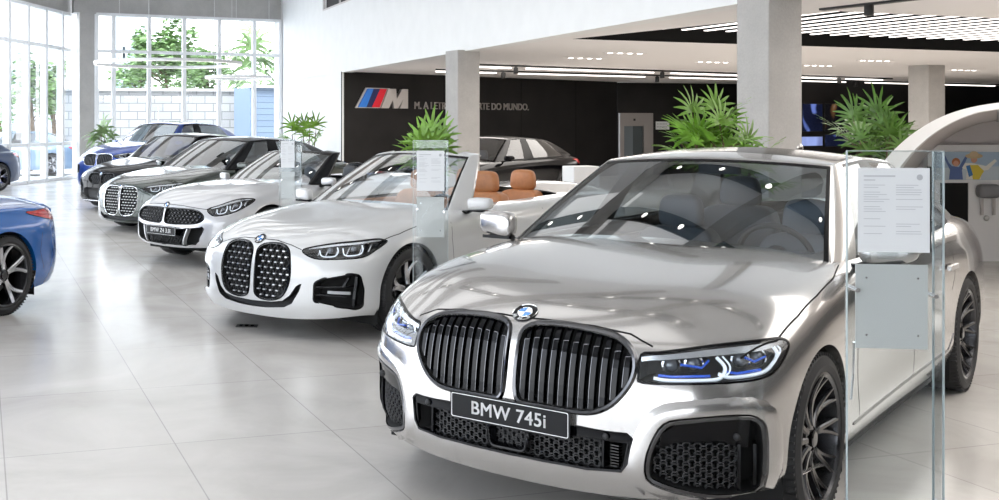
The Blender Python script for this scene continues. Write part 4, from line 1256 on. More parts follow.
def lamp_detail_saloon(q, h, sg, fr):
    b = MB()   # bright upper blade
    n = 14
    lo = [q(.03+.93*i/n, .74-.03*i/n, -.012) for i in range(n+1)]; hi = [q(.03+.93*i/n, .90, -.006) for i in range(n+1)]
    b.add(lo+hi, [(i, i+1, n+2+i, n+1+i) for i in range(n)]); b.build('light_blade', M['alloy'], h, smooth=60)
    b = MB()
    for pts in ([(.10, .16), (.20, .09), (.46, .08), (.53, .2), (.545, .42), (.50, .68)], [(.50, .24), (.58, .12), (.78, .12), (.87, .24), (.905, .44), (.885, .72)]):
        P = catmull([q(u, v, -.014) for u, v in pts], 5)
        b.tube(P, .0075, 6)
    for pts in ([(.50, .10), (.565, .22), (.58, .42), (.54, .68)], [(.84, .16), (.90, .26), (.935, .44), (.915, .70)]):
        b.tube(catmull([q(u, v, -.020) for u, v in pts], 5), .004, 6)
    b.build('daylight_tube', M['drl'], h, smooth=60)
    b = MB()
    for pts in ([(.13, .24), (.22, .19), (.45, .18)], [(.54, .28), (.62, .2), (.78, .2)], [(.27, .55), (.40, .42), (.45, .60)], [(.68, .60), (.74, .45), (.82, .52)]):
        b.tube([q(u, v, -.022) for u, v in pts], .0055, 6)
    b.build('blue_accent', M['blue_lens'], h, smooth=60)
    b = MB()
    for u in (.22, .36, .66, .77):
        c = q(u, .5, -.055); b.sphere(c, .027, 14, 8)
    b.build('projector_lens', M['lens'], h, smooth=60)
    b = MB()
    for u in (.22, .36, .66, .77):
        c = q(u, .5, -.045); T = Matrix.Translation(c) @ (-fr[0] if sg > 0 else V((fr[0].x, -fr[0].y, 0))).to_track_quat('Z', 'Y').to_matrix().to_4x4()
        b.lathe([(.034, -.02), (.036, 0), (.030, .004), (.028, -.01)], 18, T)
    b.build('lens_ring', M['chrome'], h, smooth=60)
def lamp_detail_std(q, h, sg, fr):
    b = MB()
    for u0, u1 in ((.22, .45), (.50, .74)):
        P = [(u0, .62), (u0+.03, .25), (u0+.10, .16), (u1-.03, .2), (u1, .45), (u1-.02, .7)]
        b.tube(catmull([q(u, v, -.014) for u, v in P], 4), .0055, 6)
    b.build('daylight_tube', M['drl'], h, smooth=60)
    b = MB()
    for u in (.34, .62): b.sphere(q(u, .5, -.05), .026, 12, 8)
    b.build('projector_lens', M['lens'], h, smooth=60)
    b = MB(); n = 10
    lo = [q(.08+.86*i/n, .80, -.008) for i in range(n+1)]; hi = [q(.08+.86*i/n, .92, -.004) for i in range(n+1)]
    b.add(lo+hi, [(i, i+1, n+2+i, n+1+i) for i in range(n)])
    for u in (.2, .3, .42, .55, .7, .8): b.bar(q(u, .2, -.03), q(u+.03, .75, -.03), .010, .004)
    b.build('reflector', M['alloy'], h, smooth=60)
def opening(S, root, fr, P, name, depth=.08, frame_mat=None, fw=.012, foff=.006, mirror=True, shrink=.9, cavity='void'):
    """hole in the bumper with walls, a floor and an optional frame"""
    S.cut(fr, P, lim=lambda c: c.y > .1, mirror=mirror); out = []
    for sg in ((1, -1) if mirror else (1,)):
        b = MB(); bucket(S, fr, P, depth, b, sg, shrink); o = b.build(name, M[cavity], root, smooth=30); out.append(o)
        if frame_mat:
            b = MB(); rim(S, fr, P, fw, foff, .03, mb=b, sg=sg, inner=.003); b.build('intake_frame', M[frame_mat], o, smooth=45)
    return out
def cabin_cut(S, x0, y0, y1, y0c=None):
    """opens the top of the lower body between cowl and rear shelf"""
    P = roundpoly([(-x0, y0), (x0, y0), (x0, y1), (-x0, y1)], .08, 3)
    S.cut(TOP, P, lim=lambda c: c.z > .6, mirror=False)
def cabin(root, x0, y0, y1, z0, zs, seats, mat, dash=True, wheel_x=None, zd=.93):
    """tub, dashboard, seats"""
    b = MB()
    b.box(-x0+.02, x0-.02, y1+.02, y0-.02, .30, .33)
    for s_ in (-1, 1): b.box(min(s_*(x0-.03), s_*(x0+.0)), max(s_*(x0-.03), s_*(x0+.0)), y1, y0, .3, zs)
    b.box(-x0, x0, y1-.02, y1+.02, .3, zs-.02); b.box(-x0, x0, y0-.02, y0+.02, .3, zs-.05)
    t = b.build('cabin_tub', M['dash'], root)
    d = MB(); prof = [(y0+.10, zd+.02), (y0-.15, zd+.02), (y0-.42, zd-.005), (y0-.50, zd-.05), (y0-.50, zd-.20), (y0-.40, zd-.35), (y0+.02, zd-.40)]
    for s_, e in ((-1, 1),):
        T = Matrix(((0, 0, 1, -x0+.02), (1, 0, 0, 0), (0, 1, 0, 0), (0, 0, 0, 1)))
        d.prism(prof, T, 2*x0-.04)
    dd = d.build('dashboard', M['dash'], root)
    m = dd.modifiers.new('b', 'BEVEL'); m.width = .025; m.segments = 3
    if wheel_x is not None:
        steering_wheel(root, V((wheel_x, y0-.62, zd-.06)))
    for (x, y, z, w) in seats: seat(root, x, y, z, mat, w=w)
def window_set(root, me, body_mat, glass_ws='glass_ws', glass_side='glass_dark', roof_mat=None, solid=.0):
    split_green(me, (0,), 'roof', roof_mat or body_mat, root)
    split_green(me, (1,), 'window_surround', M['satin_black'], root)
    split_green(me, (2,), 'windscreen', M[glass_ws], root, off=-.001)
    for sg, nm in ((1, 'side_window'), (-1, 'side_window')):
        split_green(me, (3,), nm, M[glass_side], root, off=-.001, lim=lambda f: f.calc_center_median().x*sg > 0)
    split_green(me, (4,), 'rear_window', M[glass_side], root, off=-.001)
    split_green(me, (5,), 'sunroof', M['gloss_black'], root, off=.0005)
def gaps(S, root, lines, w=.005):
    for fr, pts in lines:
        P = [V((p[0], p[1])) for p in densify(pts, .04, False)]
        for sg in (1, -1): b = MB(); ribbon(S, fr, P, w, .0007, b, sg); b.build('shut_line', M['void'], root)
def arch_trim(S, root, wb, z, r, mat):
    arch_lips(S, wb, z, r, mat, root)
# ------------------------------------------------------------------ the cars
def place_car(root, x, y, yaw): root.location = (x, y, 0); root.rotation_euler = (0, 0, PI-yaw)
def four_wheels(root, wb, R, W, rr, style, track, nofar=False):
    for y in (0, -wb):
        for sg in (1, -1): wheel(root, (sg*track, y, R), R, W, rr, style, sg)
FR = frame

def silver_saloon():
    root = empty('car'); WB = 2.95; HW = .951
    tag(root, 'large silver saloon filling the foreground, with black slatted twin grille and front plate', 'car', 'cars parked in the long diagonal row')
    S = body_start(base_spec(), 4)
    cut_arches(S, WB, .345, .345, .378)
    pm = M['paint_silver']
    kid = [(.033, .77), (.05, .795), (.10, .809), (.19, .813), (.31, .806), (.42, .79), (.485, .757), (.514, .715), (.514, .665), (.49, .615), (.44, .56), (.375, .527), (.29, .518), (.16, .521), (.07, .522), (.04, .535), (.030, .60), (.030, .70)]
    kid = [(a*.925+.002, b) for a, b in kid]
    kidney(S, root, kid, 'slats', 'darkchrome', fw=.018, n_slat=11)
    lamp = [(.505, .735, .742), (.56, .712, .752), (.655, .633, .768), (.755, .537, .783), (.865, .415, .794), (.905, .366, .792), (.922, .34, .77), (.922, .39, .73), (.912, .456, .692), (.89, .509, .672), (.83, .583, .661), (.68, .703, .652), (.53, .775, .646), (.51, .77, .67)]
    headlight(S, root, 30, lamp, lamp_detail_saloon)
    # corner air intakes
    fi = FR(22)
    I3 = [(.552, .78, .325), (.56, .783, .388), (.583, .771, .452), (.61, .759, .495), (.655, .74, .512), (.775, .67, .530), (.850, .592, .530), (.876, .559, .508), (.884, .547, .472), (.886, .542, .38), (.872, .535, .275), (.845, .58, .248), (.79, .62, .246), (.72, .677, .252), (.64, .739, .271), (.57, .775, .296)]
    I = smooth_poly(to2(fi, I3), 2)
    ins = opening(S, root, fi, I, 'air_intake', .09, 'darkchrome', .016, .008)
    c = sum(I, V((0, 0)))/len(I)
    xs = [p.x for p in I]; xa, xb = min(xs), max(xs)
    for k, sg in enumerate((1, -1)):
        b = MB()      # smooth blade across the top and down the outside
        band = [p for p in I]
        top = [V((xa+(xb-xa)*t, 0)) for t in (.10, .25, .45, .65, .80, .90)]
        vs = []; 
        up_ = []; lo_ = []
        for p in top:
            s_ = span(I, p.x); up_.append(V((p.x, s_[1]-.004))); lo_.append(V((p.x, s_[0]+(s_[1]-s_[0])*(.70 if p.x < xa+(xb-xa)*.7 else .62))))
        n = len(up_)
        pts = []
        for lst, off in ((up_, -.006), (lo_, -.022)):
            for p in lst:
                h, _ = S.hit(fi, p.x, p.y, off); pts.append(V((h.x*sg, h.y, h.z)))
        b.add(pts, [(i, i+1, n+i+1, n+i) for i in range(n-1)])
        # upright frame near the outer edge
        s_ = span(I, xa+(xb-xa)*.80)
        for u in (.79, .93):
            x = xa+(xb-xa)*u; s_ = span(I, x)
            surf_bar(S, fi, x, s_[0]+.01, x, s_[0]+(s_[1]-s_[0])*.66, .012, -.014, .06, b, sg, 4)
        b.build('intake_blade', M['gloss_black'], ins[k], smooth=35)
        b = MB(); hexmesh(S, fi, [V((p.x, min(p.y, .445))) for p in inset(I, .004) if p.x < xa+(xb-xa)*.82]+[V((xa+(xb-xa)*.76, .40)), V((xa+(xb-xa)*.77, .28))] if False else [q for q in [V((xa+.012, .32)), V((xa+.03, .42)), V((xa+(xb-xa)*.35, .437)), V((xa+(xb-xa)*.76, .437)), V((xa+(xb-xa)*.76, .265)), V((xa+(xb-xa)*.5, .268)), V((xa+(xb-xa)*.2, .285))]],
                          .040, .020, -.030, .02, b, sg)
        b.build('intake_mesh', M['matt_black'], ins[k])
        b = MB(); x = xa+(xb-xa)*.78; h, nn = S.hit(fi, x, .462, -.010); b.sphere((h.x*sg, h.y, h.z), .014, 14, 8, (1, .5, 1)); b.build('parking_sensor', M['matt_black'], ins[k], smooth=60)
        # raised wing line around the intake in body colour
    W3 = inset(I, -.017)
    for sg in (1, -1):
        b = MB(); rim(S, fi, W3, .060, .014, .02, mb=b, sg=sg); b.build('bumper_wing', pm, root, smooth=70)
    # central lower opening
    L = sym([(0, .455), (.30, .455), (.475, .452), (.492, .44), (.475, .35), (.455, .318), (.33, .308), (.15, .308), (0, .308)])
    L = [p for p in L]
    lo = opening(S, root, FRONT, L, 'lower_air_intake', .09, 'gloss_black', .008, .004, mirror=False)[0]
    b = MB(); hexmesh(S, FRONT, [V((-.375, .315)), V((.375, .315)), V((.375, .415)), V((-.375, .415))], .040, .017, -.03, .02, b); b.build('lower_mesh', M['matt_black'], lo)
    b = MB()
    surf_bar(S, FRONT, -.485, .437, .485, .437, .034, -.004, .05, b, 1, 20)
    for s_ in (1, -1):
        surf_bar(S, FRONT, .385*s_, .318, .385*s_, .425, .008, -.012, .05, b, 1, 2); surf_bar(S, FRONT, .462*s_, .325, .478*s_, .425, .006, -.006, .05, b, 1, 2)
    b.build('upper_blade', M['gloss_black'], lo, smooth=30)
    b = MB()
    for i in range(8): surf_bar(S, FRONT, -.44, .325+.011*i, -.41, .327+.011*i, .004, -.02, .03, b, 1, 1)
    b.build('side_vent_fins', M['darkchrome'], lo)
    b = MB(); P = roundpoly([(-.075, .33), (.075, .33), (.085, .405), (-.085, .405)], .02, 3); bucket(S, FRONT, P, .03, b, 1, .8, off=-.006); rim(S, FRONT, P, .012, .004, .02, mb=b)
    b.build('radar_panel', M['gloss_black'], lo, smooth=40)
    for x in (.40, -.40):
        b = MB(); h, _ = S.hit(FRONT, x, .437, .004); b.sphere(h, .013, 12, 8, (1, .5, 1)); b.build('parking_sensor', M['matt_black'], root, smooth=60)
    # plate
    h, _ = S.hit(FRONT, 0, .46, 0)
    T = Matrix(((-1, 0, 0, -.012), (0, 0, 1, h.y+.016), (0, 1, 0, .465), (0, 0, 0, 1)))
    plate(root, T, .535, .108, 'BMW 745i', .074)
    h, n = S.hit((V((0, -.35, -1)).normalized(), V((1, 0, 0)), V((0, 1, -.35)).normalized()), 0, 0, 0)
    hb = S.bvh.ray_cast(V((0, 1.6, .895)), V((0, -1, -.06)).normalized())
    badge(root, hb[0]+hb[1]*.001, hb[1], .052)
    # openings in the body for cabin and shut lines
    gaps(S, root, [(TOP, [(.80, .535), (.875, .36), (.888, .15), (.885, -.1), (.868, -.40), (.83, -.62)]),
                   (SIDE, [(-.52, .94), (-.50, .80), (-.56, .50), (-.60, .30)]), (SIDE, [(-1.68, .97), (-1.69, .80), (-1.67, .45), (-1.62, .28)]), (SIDE, [(-2.52, .97), (-2.56, .75), (-2.50, .66)]),
                   (FRONT, [(.0, .826), (.10, .829), (.30, .823), (.44, .806), (.53, .77)])], .005)
    cabin_cut(S, .70, -.62, -3.1)
    S.finish('body', pm, root)
    arch_trim(S, root, WB, .345, .378, pm)
    wheel_wells(root, WB, .345, .378, HW)
    me = greenhouse(GH_SILVER, 3); window_set(root, me, pm)
    seats = [(-.36, -1.62, .38, .52), (.36, -1.62, .38, .52), (-.36, -2.62, .45, .55), (.36, -2.62, .45, .55)]
    cabin(root, .72, -.62, -3.12, .3, .93, seats, M['seat_grey'], wheel_x=-.36, zd=.98)
    b = MB(); T = Matrix.Translation((0, -1.42, 1.36)); b.box(-.11, .11, -.02, .02, -.028, .028, T); b.build('interior_mirror', M['gloss_black'], root)
    for sg in (1, -1): mirror_part(root, (sg*1.005, -.74, 1.045), sg, M['chrome'] if False else pm, .235, .15, .12)
    four_wheels(root, WB, .345, .255, .262, 'multi', .812)
    # side trims: sill blade, fender gill, handles
    b = MB()
    for sg in (1, -1): surf_bar(S, SIDE, -.50, .305, -2.45, .322, .012, .004, .012, b, sg, 16); surf_bar(S, SIDE, -2.45, .322, -2.56, .40, .010, .004, .012, b, sg, 4)
    b.build('sill_trim', M['darkchrome'], root)
    b = MB()
    for sg in (1, -1):
        surf_bar(S, SIDE, -.455, .665, -.56, .655, .012, .005, .01, b, sg, 2); surf_bar(S, SIDE, -.455, .665, -.475, .52, .010, .005, .01, b, sg, 4); surf_bar(S, SIDE, -.475, .52, -.445, .42, .012, .005, .01, b, sg, 4)
    b.build('fender_gill', M['chrome'], root)
    b = MB()
    for sg in (1, -1):
        for y in (-1.45, -2.32): surf_bar(S, SIDE, y, .80, y-.2, .80, .025, .03, .02, b, sg, 4)
    b.build('door_handle', pm, root)
    b = MB()
    for x in (-.02, ): b.sphere((0, -2.83, 1.445), .035, 12, 8, (.4, 1.8, 1.0))
    b.build('roof_antenna', M['paint_silver'], root, smooth=60)
    place_car(root, 1.285, 5.024, .70)
    return root

def gh_warp(ymap, dzb, dzr, kx=1.0, zsplit=(.97, 1.42)):
    def w(p):
        t = max(0, min(1, (p.z-zsplit[0])/(zsplit[1]-zsplit[0])))
        return V((p.x*kx, interp(ymap, p.y), p.z+dzb*(1-t)+dzr*t))
    return w
# dims: tables old y -> new y
def std_front(S, root, kid, kstyle, kframe, lamp, detail=None, lampang=30, **kw):
    kidney(S, root, kid, kstyle, kframe, **kw)
    headlight(S, root, lampang, lamp, detail or lamp_detail_std)
KID_TALL = [(.03, .64), (.05, .672), (.10, .693), (.18, .70), (.255, .693), (.32, .662), (.35, .60), (.365, .50), (.355, .42), (.325, .355), (.28, .315), (.20, .293), (.11, .293), (.05, .315), (.035, .36), (.032, .45), (.03, .58)]
LAMP_STD = [(.443, .73, .666), (.491, .693, .691), (.612, .583, .719), (.726, .465, .734), (.82, .335, .748), (.865, .295, .741), (.888, .285, .725), (.88, .407, .673), (.851, .513, .628), (.751, .619, .616), (.593, .708, .611), (.504, .731, .630)]

def white_convertible():
    root = empty('car'); WB = 2.85; HW = .926
    tag(root, 'white convertible with its roof down, tall studded black kidneys and cognac leather seats', 'car', 'cars parked in the long diagonal row')
    pm = M['paint_white']
    S = body_start(base_spec(), 4, WARP_WHITE)
    cut_arches(S, WB, .335, .335, .368)
    std_front(S, root, KID_TALL, 'dots', 'gloss_black', LAMP_STD, fw=.014, cell=(.062, .042))
    U = [(-.475, .435), (-.425, .405), (-.375, .335), (-.31, .290), (-.2, .272), (0, .266), (.2, .272), (.31, .290), (.375, .335), (.425, .405), (.475, .435), (.455, .37), (.395, .275), (.32, .240), (.15, .222), (0, .218), (-.15, .222), (-.32, .240), (-.395, .275), (-.455, .37)]
    opening(S, root, FRONT, [V(p) for p in U], 'lower_air_intake', .05, None, mirror=False, shrink=1.0, cavity='matt_black')
    fi = FR(22)
    I = roundpoly(to2(fi, [(.575, .745, .440), (.63, .72, .472), (.80, .60, .512), (.845, .55, .50), (.86, .53, .394), (.85, .52, .270), (.82, .545, .250), (.74, .65, .268), (.575, .755, .304)]), .02, 3)
    ins = opening(S, root, fi, I, 'air_intake', .08, 'gloss_black', .008, .003, shrink=.86)
    for k, sg in enumerate((1, -1)):
        b = MB(); xs = [p.x for p in I]; xa, xb = min(xs), max(xs)
        for v in (.33, .66):
            surf_bar(S, fi, xa+.01, .30+.16*v, xb-.05, .26+.24*v, .012, -.025, .03, b, sg, 4)
        surf_bar(S, fi, xb-.07, .27, xb-.045, .49, .02, -.015, .05, b, sg, 4); surf_bar(S, fi, xb-.14, .41, xb-.10, .48, .014, -.02, .03, b, sg, 2)
        b.build('intake_fins', M['gloss_black'], ins[k])
        b = MB()
        surf_bar(S, fi, xb-.25, .372, xb-.09, .366, .020, -.026, .01, b, sg, 3); b.build('dealer_tag', M['ink'], ins[k])
    hb = S.bvh.ray_cast(V((0, 1.6, .78)), V((0, -1, -.06)).normalized()); badge(root, hb[0]+hb[1]*.001, hb[1], .05)
    gaps(S, root, [(TOP, [(.84, .33), (.865, .1), (.86, -.2), (.83, -.5)]), (FRONT, [(.0, .728), (.18, .725), (.33, .70), (.43, .672)]),
                   (SIDE, [(-.55, .86), (-.52, .70), (-.57, .45), (-.60, .28)]), (SIDE, [(-1.93, .90), (-1.98, .70), (-1.92, .42), (-1.85, .27)])])
    cabin_cut(S, .70, -.66, -2.55)
    S.finish('body', pm, root); arch_trim(S, root, WB, .335, .368, pm); wheel_wells(root, WB, .335, .368, HW)
    g = dict(GH_SILVER); g['rw'] = [(1.2, .53), (1.5, .55), (2.9, .5)]; g['warp'] = gh_warp([(-4, -4), (-1.4, -1.40), (-.56, -.62), (0, -.06)], -.095, -.065, .97); g['rows'] = [0, .04, .15, .5, .86, .95, .97, 1.0]
    me = greenhouse(g, 3)
    front = lambda f: f.calc_center_median().y > -1.45 and f.normal.y > .1 and (f.material_index != 3)
    split_green(me, (0,), 'windscreen_frame', pm, root, lim=lambda f: (f.calc_center_median().y > -1.47 and f.calc_center_median().z < 1.37 and not (f.normal.x**2 > .75 and f.calc_center_median().y < -1.40)) and (f.normal.y > .25 or abs(f.calc_center_median().x) > .4), solid=.03)
    split_green(me, (1,), 'window_surround', M['gloss_black'], root, lim=lambda f: f.normal.y > .25 and f.calc_center_median().y > -1.45, solid=.006)
    split_green(me, (2,), 'windscreen', M['glass_ws'], root, off=-.001)
    seats = [(-.36, -1.66, .37, .54), (.36, -1.66, .37, .54), (-.32, -2.36, .36, .48), (.32, -2.36, .36, .48)]
    cabin(root, .72, -.62, -2.58, .3, .86, seats, M['seat_tan'], wheel_x=-.36, zd=.88)
    b = MB()   # tan door cards and rear shelf
    for s_ in (-1, 1): b.box(min(s_*.64, s_*.71), max(s_*.64, s_*.71), -2.45, -1.1, .55, .905)
    b.box(-.64, .64, -2.58, -2.50, .5, .90); o = b.build('door_card', M['seat_tan'], root); m = o.modifiers.new('b', 'BEVEL'); m.width = .025; m.segments = 3
    b = MB(); b.box(-.66, .66, -3.05, -2.57, .885, .925); 
    for s_ in (-1, 1): b.box(min(s_*.70, s_*.78), max(s_*.70, s_*.78), -2.6, -1.0, .885, .905)
    o = b.build('tonneau_cover', M['matt_black'], root); m = o.modifiers.new('b', 'BEVEL'); m.width = .012; m.segments = 2
    for sg in (1, -1): mirror_part(root, (sg*.985, -.80, .955), sg, pm, .205, .115, .11)
    b = MB(); b.box(-.11, .11, -1.42, -1.385, 1.25, 1.305); b.build('interior_mirror', M['gloss_black'], root)
    four_wheels(root, WB, .335, .24, .245, 'double', .795)
    place_car(root, .03, 9.077, .74)
    return root

def roadster():
    root = empty('car'); WB = 2.47; HW = .932
    tag(root, 'pearl grey roadster with low wide twin grille and front plate, behind the white convertible', 'car', 'cars parked in the long diagonal row')
    pm = M['paint_pearl']
    S = body_start(base_spec(), 4, WARP_Z4)
    cut_arches(S, WB, .335, .335, .368)
    kid = [(.03, .625), (.05, .652), (.15, .657), (.30, .655), (.44, .65), (.53, .63), (.595, .585), (.59, .54), (.50, .505), (.30, .49), (.12, .488), (.05, .497), (.03, .53)]
    lamp = [(.613, .683, .664), (.68, .576, .705), (.761, .375, .768), (.846, .245, .775), (.885, .225, .751), (.885, .385, .678), (.84, .531, .62), (.743, .659, .592), (.672, .693, .61)]
    kidney(S, root, kid, 'darkdots', 'gloss_black', fw=.010, cell=(.058, .034))
    headlight(S, root, 35, lamp, lamp_detail_std)
    Lo = sym([(0, .43), (.30, .43), (.40, .445), (.60, .47), (.62, .45), (.565, .31), (.52, .275), (.36, .250), (0, .245)])
    lo = opening(S, root, FRONT, Lo, 'lower_air_intake', .07, 'gloss_black', .006, .003, mirror=False)[0]
    b = MB(); hexmesh(S, FRONT, [V(p) for p in ((-.33, .26), (.33, .26), (.36, .43), (-.36, .43))], .05, .022, -.02, .02, b); b.build('lower_mesh', M['gloss_black'], lo)
    b = MB()
    for s_ in (1, -1): surf_bar(S, FRONT, .34*s_, .26, .41*s_, .44, .014, .002, .05, b, 1, 4)
    b.build('intake_divider', pm, lo)
    h, _ = S.hit(FRONT, 0, .42, 0); T = Matrix(((-1, 0, 0, 0), (0, 0, 1, h.y+.02), (0, 1, 0, .405), (0, 0, 0, 1)))
    plate(root, T, .56, .105, 'BMW Z4 3.0i', .066)
    hb = S.bvh.ray_cast(V((0, 1.6, .735)), V((0, -1, -.06)).normalized()); badge(root, hb[0]+hb[1]*.001, hb[1], .045)
    gaps(S, root, [(FRONT, [(.0, .70), (.3, .69), (.5, .67), (.6, .66)]), (SIDE, [(-.60, .84), (-.58, .68), (-.63, .45), (-.66, .28)]), (SIDE, [(-1.78, .88), (-1.80, .70), (-1.74, .42)])])
    cabin_cut(S, .70, -.75, -1.98)
    S.finish('body', pm, root); arch_trim(S, root, WB, .335, .368, pm); wheel_wells(root, WB, .335, .368, HW)
    g = dict(GH_SILVER); g['warp'] = gh_warp([(-4, -4), (-1.4, -1.36), (-.56, -.70), (0, -.14)], -.10, -.15, .97); g['rows'] = [0, .04, .15, .5, .86, .95, .97, 1.0]
    me = greenhouse(g, 3)
    split_green(me, (0,), 'windscreen_frame', M['gloss_black'], root, lim=lambda f: (f.calc_center_median().y > -1.42 and f.calc_center_median().z < 1.30 and not (f.normal.x**2 > .75 and f.calc_center_median().y < -1.34)) and (f.normal.y > .25 or abs(f.calc_center_median().x) > .4), solid=.03)
    split_green(me, (1,), 'window_surround', M['gloss_black'], root, lim=lambda f: f.normal.y > .25 and f.calc_center_median().y > -1.42, solid=.006)
    split_green(me, (2,), 'windscreen', M['glass_ws'], root, off=-.001)
    cabin(root, .72, -.72, -2.0, .3, .84, [(-.36, -1.72, .27, .52), (.36, -1.72, .27, .52)], M['seat_dark'], wheel_x=-.36, zd=.86)
    for sg in (1, -1):
        b = MB(); b.tube(catmull([(sg*.36-.16, -1.93, .84), (sg*.36-.15, -1.95, 1.02), (sg*.36-.08, -1.95, 1.08), (sg*.36+.08, -1.95, 1.08), (sg*.36+.15, -1.95, 1.02), (sg*.36+.16, -1.93, .84)], 4), .035, 8)
        b.build('roll_hoop', M['gloss_black'], root, smooth=60)
    b = MB(); b.box(-.70, .70, -2.45, -1.98, .82, .90); o = b.build('folded_top_cover', M['matt_black'], root); m = o.modifiers.new('b', 'BEVEL'); m.width = .04; m.segments = 3
    for sg in (1, -1): mirror_part(root, (sg*.975, -.85, .93), sg, pm, .18, .10, .10)
    four_wheels(root, WB, .335, .24, .245, 'double', .795)
    place_car(root, -1.19, 13.23, .80)
    return root

def coupe(label, pm, warp, WB, HW, kid, kstyle, kframe, place, gw, seats_m='seat_grey', lamp=LAMP_STD, R=.335, chrome_lip=False, lower=None, mirror_z=.98, wheel_style='v', lv=3, roof_mat=None, detail_front=True, group='cars parked in the long diagonal row', rot=None, style_rear=False, cell=(.062, .042), zdash=.90):
    root = empty('car'); tag(root, label, 'car', group)
    S = body_start(base_spec(), lv, warp)
    cut_arches(S, WB, R, R, R+.035)
    if detail_front:
        kidney(S, root, kid, kstyle, kframe, fw=.010, cell=cell, n_slat=8)
        headlight(S, root, 30, lamp, lamp_detail_std)
        Lo = lower or sym([(0, .245), (.40, .25), (.50, .30), (.52, .25), (.45, .19), (0, .18)])
        opening(S, root, FRONT, [V(p) for p in Lo], 'lower_air_intake', .05, None, mirror=False, cavity='matt_black')
        fi = FR(22)
        dz = (lamp[0][2]-.666)
        I = roundpoly(to2(fi, [(.60, .73, .44+dz), (.80, .60, .50+dz), (.85, .55, .49+dz), (.86, .53, .38+dz), (.84, .53, .26+dz), (.74, .65, .25+dz), (.60, .75, .28+dz)]), .02, 3)
        ins = opening(S, root, fi, I, 'air_intake', .07, kframe if chrome_lip else 'gloss_black', .012, .006)
        for k, sg in enumerate((1, -1)):
            b = MB()
            for v in (.30, .35, .40, .45): surf_bar(S, fi, min(p.x for p in I)+.02, v+dz, max(p.x for p in I)-.02, v+dz-.01, .008, -.01, .02, b, sg, 3)
            b.build('intake_fins', M['darkchrome' if chrome_lip else 'gloss_black'], ins[k])
        zb = max(p[1] for p in kid)+.045
        hb = S.bvh.ray_cast(V((0, 1.6, zb)), V((0, -1, -.06)).normalized()); badge(root, hb[0]+hb[1]*.001, hb[1], .041)
    gaps(S, root, [(SIDE, [(-.55, .90), (-.52, .70), (-.57, .45)]), (SIDE, [(-1.75, .92), (-1.78, .70), (-1.74, .42)])])
    cabin_cut(S, .68, -.70, -2.6)
    S.finish('body', pm, root); arch_trim(S, root, WB, R, R+.035, pm); wheel_wells(root, WB, R, R+.035, HW)
    g = dict(GH_SILVER); g['warp'] = gw; me = greenhouse(g, 3); window_set(root, me, pm, roof_mat=roof_mat)
    cabin(root, .70, -.70, -2.62, .3, zdash-.03, [(-.36, -1.72, .30, .52), (.36, -1.72, .30, .52)], M[seats_m], wheel_x=-.36, zd=zdash)
    for sg in (1, -1): mirror_part(root, (sg*(HW+.05), -.80, mirror_z-.01), sg, pm, .19, .11, .11)
    four_wheels(root, WB, R, .24, R*.74, wheel_style, HW-.13)
    return root, S
YM_COUPE = [(-4.2, -4.1), (-3.42, -3.42), (-2.86, -2.75), (-1.4, -1.38), (-.56, -.60), (0, -.05)]

def green_coupe():
    kid = [(.03, .66), (.06, .677), (.12, .685), (.26, .683), (.33, .66), (.375, .60), (.385, .45), (.36, .36), (.30, .29), (.20, .265), (.10, .262), (.04, .30), (.025, .36), (.025, .55)]
    root, S = coupe('dark green coupe with tall bright framed kidneys, third car along the row behind the roadster', M['paint_green'], WARP_GREEN, 2.85, .935, kid, 'dots', 'chrome', None,
        gh_warp(YM_COUPE, -.07, -.055, .985), lamp=[(a, b, c+.0) for a, b, c in LAMP_STD], chrome_lip=True, roof_mat=M['gloss_black'])
    place_car(root, -2.455, 17.14, .73)
def black_coupe():
    kid = [(.03, .665), (.08, .69), (.26, .695), (.325, .655), (.32, .58), (.25, .515), (.10, .50), (.03, .525)]
    root, S = coupe('black compact coupe with small dark kidneys, parked just behind the green coupe', M['paint_black'], WARP_BLACK, 2.75, .91, kid, 'mesh', 'darkchrome', None,
        gh_warp([(-4.2, -3.9), (-3.42, -3.3), (-2.86, -2.65), (-1.4, -1.30), (-.56, -.60), (0, -.05)], -.06, -.03, .97),
        lower=sym([(0, .42), (.40, .43), (.48, .40), (.44, .26), (.36, .22), (0, .21)]))
    b = MB(); surf_bar(S, FRONT, -.62, .185, .62, .185, .012, .012, .03, b, 1, 20); b.build('front_lip', M['alloy'], root)
    place_car(root, -3.64, 21.4, .62)
def suv():
    lamp = [(a*1.06, b+.06, c+.235) for a, b, c in LAMP_STD]
    kid = [(.03, .90), (.06, .93), (.15, .94), (.32, .935), (.42, .90), (.44, .82), (.40, .72), (.30, .68), (.12, .675), (.05, .69), (.03, .75)]
    root, S = coupe('tall dark blue car with slatted bright kidneys, last of the row by the rear windows', M['paint_suv'], WARP_SUV, 2.97, 1.0, kid, 'slats', 'chrome', None,
        gh_warp([(-4.2, -4.2), (-3.42, -3.55), (-2.86, -2.95), (-1.4, -1.35), (-.56, -.60), (0, -.05)], .135, .22, 1.05), lamp=lamp, R=.37, mirror_z=1.19, zdash=1.05,
        lower=sym([(0, .50), (.45, .52), (.50, .45), (.42, .30), (0, .28)]))
    place_car(root, -4.62, 26.0, .60)
